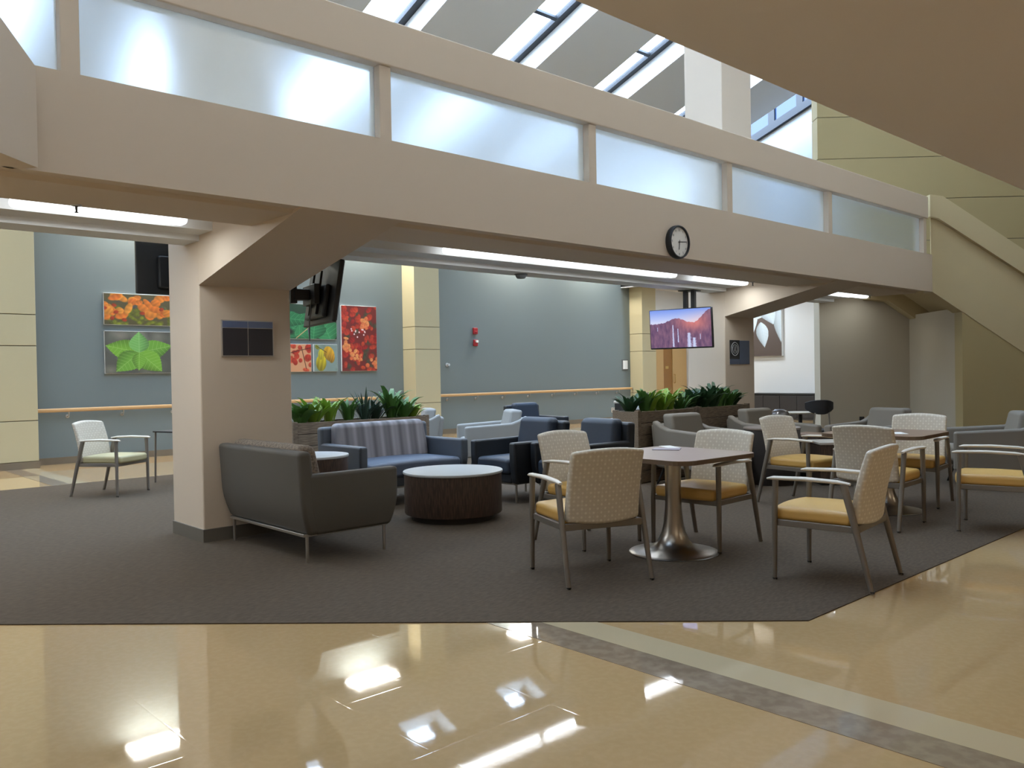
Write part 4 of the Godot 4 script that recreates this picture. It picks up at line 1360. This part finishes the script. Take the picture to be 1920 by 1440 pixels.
func far_corner() -> void:
	var y := 0.006
	var o := thing("low_cabinet", "long dark low cabinet against the white end wall, under the magnolia picture", "cabinet", Vector3(20.9, 0, -11.7), -90)
	var st := mb()
	box(st, Vector3(-1.0, 0.0, -0.28), Vector3(1.0, 0.66, 0.28), 0.006)
	part("carcass", st, M["dark cabinet"], o)
	st = mb()
	box(st, Vector3(-1.02, 0.66, -0.3), Vector3(1.02, 0.7, 0.3), 0.006)
	part("top_board", st, M["dark plastic"], o)
	for k in 4:
		st = mb()
		box(st, Vector3(-0.985 + 0.495 * k, 0.06, 0.28), Vector3(-0.5 + 0.495 * k, 0.64, 0.297), 0.004)
		part("door", st, M["dark cabinet"], o)
	o = thing("cafe_table", "small round pale table right of the emblem pillar", "table", Vector3(12.06, y, -6.5))
	st = mb()
	lathe(st, [Vector2(0.0, 0.665), Vector2(0.235, 0.665), Vector2(0.25, 0.68), Vector2(0.245, 0.69), Vector2(0, 0.69)], 36)
	part("tabletop", st, M["arm cap"], o)
	st = mb()
	lathe(st, [Vector2(0, 0), Vector2(0.2, 0), Vector2(0.2, 0.01), Vector2(0.04, 0.03), Vector2(0.028, 0.06), Vector2(0.028, 0.665)], 24)
	part("pedestal", st, M["dark frame"], o)
	o = thing("cafe_chair", "small chair with a rounded dark back at the pale round table", "chair", Vector3(11.55, y, -5.98), -40)
	st = mb()
	rbox(st, Vector3(0.42, 0.21, 0.03), 0.014, Transform3D.IDENTITY, 3, 8, func(p: Vector3) -> Vector3:
		var k := p.x / 0.21
		var yy := p.y * (1.0 - 0.55 * pow(absf(k), 2.5))
		return Vector3(p.x, yy + 0.8 + 0.02 * k * k, p.z + 0.2 - 0.09 * k * k))
	part("backrest", st, M["dark frame"], o)
	st = mb()
	rbox(st, Vector3(0.4, 0.05, 0.4), 0.024, Transform3D(Basis.IDENTITY, Vector3(0, 0.445, 0)), 3, 4)
	part("seat", st, M["dark frame"], o)
	for s in [-1.0, 1.0]:
		st = mb()
		tube(st, [Vector3(s * 0.15, 0, 0.2), Vector3(s * 0.13, 0.42, 0.19), Vector3(s * 0.1, 0.72, 0.21)], 0.011, 8)
		part("leg", st, M["steel"], o)
		st = mb()
		tube(st, [Vector3(s * 0.17, 0, -0.18), Vector3(s * 0.15, 0.42, -0.15)], 0.011, 8)
		part("leg", st, M["steel"], o)
	o = thing("waste_bin", "dark bin with a shiny domed lid at the right end of the planters", "bin", Vector3(10.88, y, -6.18))
	st = mb()
	lathe(st, [Vector2(0, 0), Vector2(0.1, 0), Vector2(0.115, 0.02), Vector2(0.12, 0.64), Vector2(0.125, 0.66)], 32)
	part("bin_body", st, M["dark plastic"], o)
	st = mb()
	lathe(st, [Vector2(0.125, 0.65), Vector2(0.14, 0.68), Vector2(0.135, 0.72), Vector2(0.11, 0.76), Vector2(0.06, 0.785), Vector2(0, 0.79)], 32)
	part("domed_lid", st, M["silver dome"], o)
	o = thing("waste_bin", "black square bin with a pale top, left behind the long planters", "bin", Vector3(10.28, y, -8.45))
	st = mb()
	box(st, Vector3(-0.15, 0, -0.15), Vector3(0.15, 0.86, 0.15), 0.012)
	part("bin_body", st, M["dark plastic"], o)
	st = mb()
	box(st, Vector3(-0.16, 0.86, -0.16), Vector3(0.16, 0.9, 0.16), 0.01)
	part("lid", st, M["grey laminate"], o)

# ================= planters =================
var leaf_meshes := {}

# a leaf that starts at the origin, rises and arches over towards +x
func leaf_mesh(l: float, w: float, arch: float, up: float, fold: float) -> Mesh:
	var key := "%.3f %.3f %.2f %.2f" % [l, w, arch, up]
	if leaf_meshes.has(key):
		return leaf_meshes[key]
	var st := mb()
	st.set_smooth_group(0)
	var n := 6
	var rows := []
	var p := Vector3.ZERO
	for i in n + 1:
		var s := float(i) / n
		var ang := deg_to_rad(up) - arch * s * s
		var hw := w / 2 * pow(sin(PI * clampf(0.06 + 0.94 * s, 0, 1)), 0.8)
		var across := Vector3(0, 0, 1)
		var nrm := Vector3(-sin(ang), cos(ang), 0)
		rows.append([p - across * hw + nrm * hw * fold, p, p + across * hw + nrm * hw * fold])
		p += Vector3(cos(ang), sin(ang), 0) * l / n
	for i in n:
		for j in 2:
			var a: Vector3 = rows[i][j]
			var b: Vector3 = rows[i + 1][j]
			var c: Vector3 = rows[i + 1][j + 1]
			var d: Vector3 = rows[i][j + 1]
			for v in [a, b, c, a, c, d]:
				st.add_vertex(v)
	st.generate_normals()
	leaf_meshes[key] = st.commit()
	return leaf_meshes[key]

func plant(label: String, at: Vector3, kind: String, m: Material, size := 1.0, category := "plant") -> void:
	var o := thing("potted_plant", label, category, at, rng.randf() * 360)
	var n := 26
	for i in n:
		var a := TAU * i * 0.381966 + rng.randf_range(-0.2, 0.2)
		var f := float(i) / (n - 1)
		var v := rng.randi() % 3
		var me: Mesh
		match kind:
			"fern":
				me = leaf_mesh([0.33, 0.38, 0.42][v], 0.055, 1.3 + 0.3 * v, 74, 0.25)
			"spiky":
				me = leaf_mesh([0.32, 0.36, 0.40][v], 0.024, 0.35 + 0.2 * v, 64, 0.3)
			"broad":
				me = leaf_mesh([0.26, 0.30, 0.35][v], 0.115, 1.0 + 0.3 * v, 62, 0.3)
			_:
				me = leaf_mesh([0.28, 0.33, 0.38][v], 0.075, 0.7 + 0.3 * v, 58, 0.35)
		var lf := part("leaf", me, m, o, Vector3(cos(a), 0, sin(a)) * rng.randf_range(0.01, 0.06))
		lf.rotation = Vector3(rng.randf_range(-0.15, 0.15), -a, (0.55 if kind != "fern" else 0.3) * (0.5 - f) * -1.0 + 0.1)
		lf.scale = Vector3.ONE * size * rng.randf_range(0.8, 1.15)

func planter(label: String, at: Vector3, w: float, h: float, d: float) -> void:
	var o := thing("planter", label, "planter", at, 0, "wooden trough planters")
	var st := mb()
	box(st, Vector3(-w / 2 + 0.02, 0, -d / 2 + 0.02), Vector3(w / 2 - 0.02, h - 0.07, d / 2 - 0.02))
	part("liner", st, M["planter recess"], o)
	st = mb()
	box(st, Vector3(-w / 2 + 0.03, h - 0.09, -d / 2 + 0.03), Vector3(w / 2 - 0.03, h - 0.05, d / 2 - 0.03))
	part("soil", st, M["soil"], o)
	var n := 6
	var bh := (h - 0.02) / n
	var front := mb()
	box(front, Vector3(-w / 2 + 0.06, 0.003, -0.011), Vector3(w / 2 - 0.06, bh - 0.003, 0.011), 0.004)
	var fm := front.commit()
	var side := mb()
	box(side, Vector3(-0.011, 0.003, -d / 2 + 0.055), Vector3(0.011, bh - 0.003, d / 2 - 0.055), 0.004)
	var sm := side.commit()
	for k in n:
		for s in [-1.0, 1.0]:
			part("plank", fm, M["planter wood"], o, Vector3(0, 0.01 + k * bh, s * (d / 2 - 0.012)))
			part("plank", sm, M["planter wood"], o, Vector3(s * (w / 2 - 0.012), 0.01 + k * bh, 0))
	for sx in [-1.0, 1.0]:
		for sz in [-1.0, 1.0]:
			st = mb()
			box(st, Vector3(sx * (w / 2 - 0.03) - 0.03, 0, sz * (d / 2 - 0.03) - 0.03), Vector3(sx * (w / 2 - 0.03) + 0.03, h, sz * (d / 2 - 0.03) + 0.03), 0.004)
			part("corner_post", st, M["planter wood"], o)

func planters() -> void:
	var y := 0.006
	planter("long wooden planter behind the striped sofa", Vector3(5.66, y, -8.98), 1.95, 0.84, 0.4)
	planter("wooden planter behind a taupe armchair, nearer of the pair at the right", Vector3(8.56, y, -6.58), 1.22, 0.885, 0.4)
	planter("wooden planter in front of the emblem pillar, farther of the pair at the right", Vector3(9.82, y, -6.58), 1.22, 0.885, 0.4)
	var g: Material = M["leaf green"]
	var br: Material = M["leaf bright"]
	var dk: Material = M["leaf dark"]
	var bl: Material = M["leaf blue"]
	var z := -8.95
	var top := y + 0.79
	for q in [[4.86, "broad", g, 1.0, "broad leaved green plant at the left end of the planter behind the sofa"], [5.05, "bush", br, 1.0, "bright green leafy plant second from the left end of the planter behind the sofa"], [5.28, "fern", br, 1.0, "yellow-green fern in the planter behind the left half of the striped sofa"], [5.52, "fern", g, 0.9, "green fern left of the dark spiky plant behind the striped sofa"],
			[5.73, "spiky", bl, 1.15, "dark spiky plant in the middle of the planter behind the striped sofa"], [5.92, "bush", bl, 0.9, "dull blue-green plant just right of the spiky one behind the sofa"], [6.13, "fern", g, 1.25, "tall green fern behind the right half of the striped sofa"], [6.32, "bush", g, 1.0, "green bushy plant near the right end of the planter behind the sofa"], [6.5, "broad", br, 0.8, "pale green broad leaved plant at the right end of the planter behind the sofa"]]:
		plant(q[4], Vector3(q[0], top, z + rng.randf_range(-0.05, 0.05)), q[1], q[2], q[3])
	z = -6.56
	top = y + 0.835
	for q in [[8.08, "bush", dk, 0.9, "dark green leafy plant at the left end of the long planters"], [8.27, "fern", g, 0.85, "green fern second from the left end of the long planters"], [8.45, "fern", br, 0.95, "bright yellow-green fern in front of the wooden door"], [8.66, "bush", br, 0.9, "bright leafy plant in the middle of the nearer right planter"], [8.86, "fern", br, 0.85, "bright fern third from the right in the nearer right planter"], [9.02, "bush", g, 0.75, "low green plant at the right end of the nearer right planter"],
			[9.33, "broad", dk, 1.0, "dark broad leaved plant at the left end of the farther right planter"], [9.52, "bush", dk, 1.05, "dark bushy plant below the lit television"], [9.72, "fern", dk, 1.05, "dark green fern below the right edge of the lit television"], [9.93, "fern", g, 0.95, "green fern in front of the emblem pillar, left one"], [10.12, "bush", g, 0.9, "green bushy plant in front of the emblem pillar"], [10.3, "broad", dk, 0.85, "dark plant at the right end of the farther right planter"]]:
		plant(q[4], Vector3(q[0], top, z + rng.randf_range(-0.05, 0.05)), q[1], q[2], q[3])
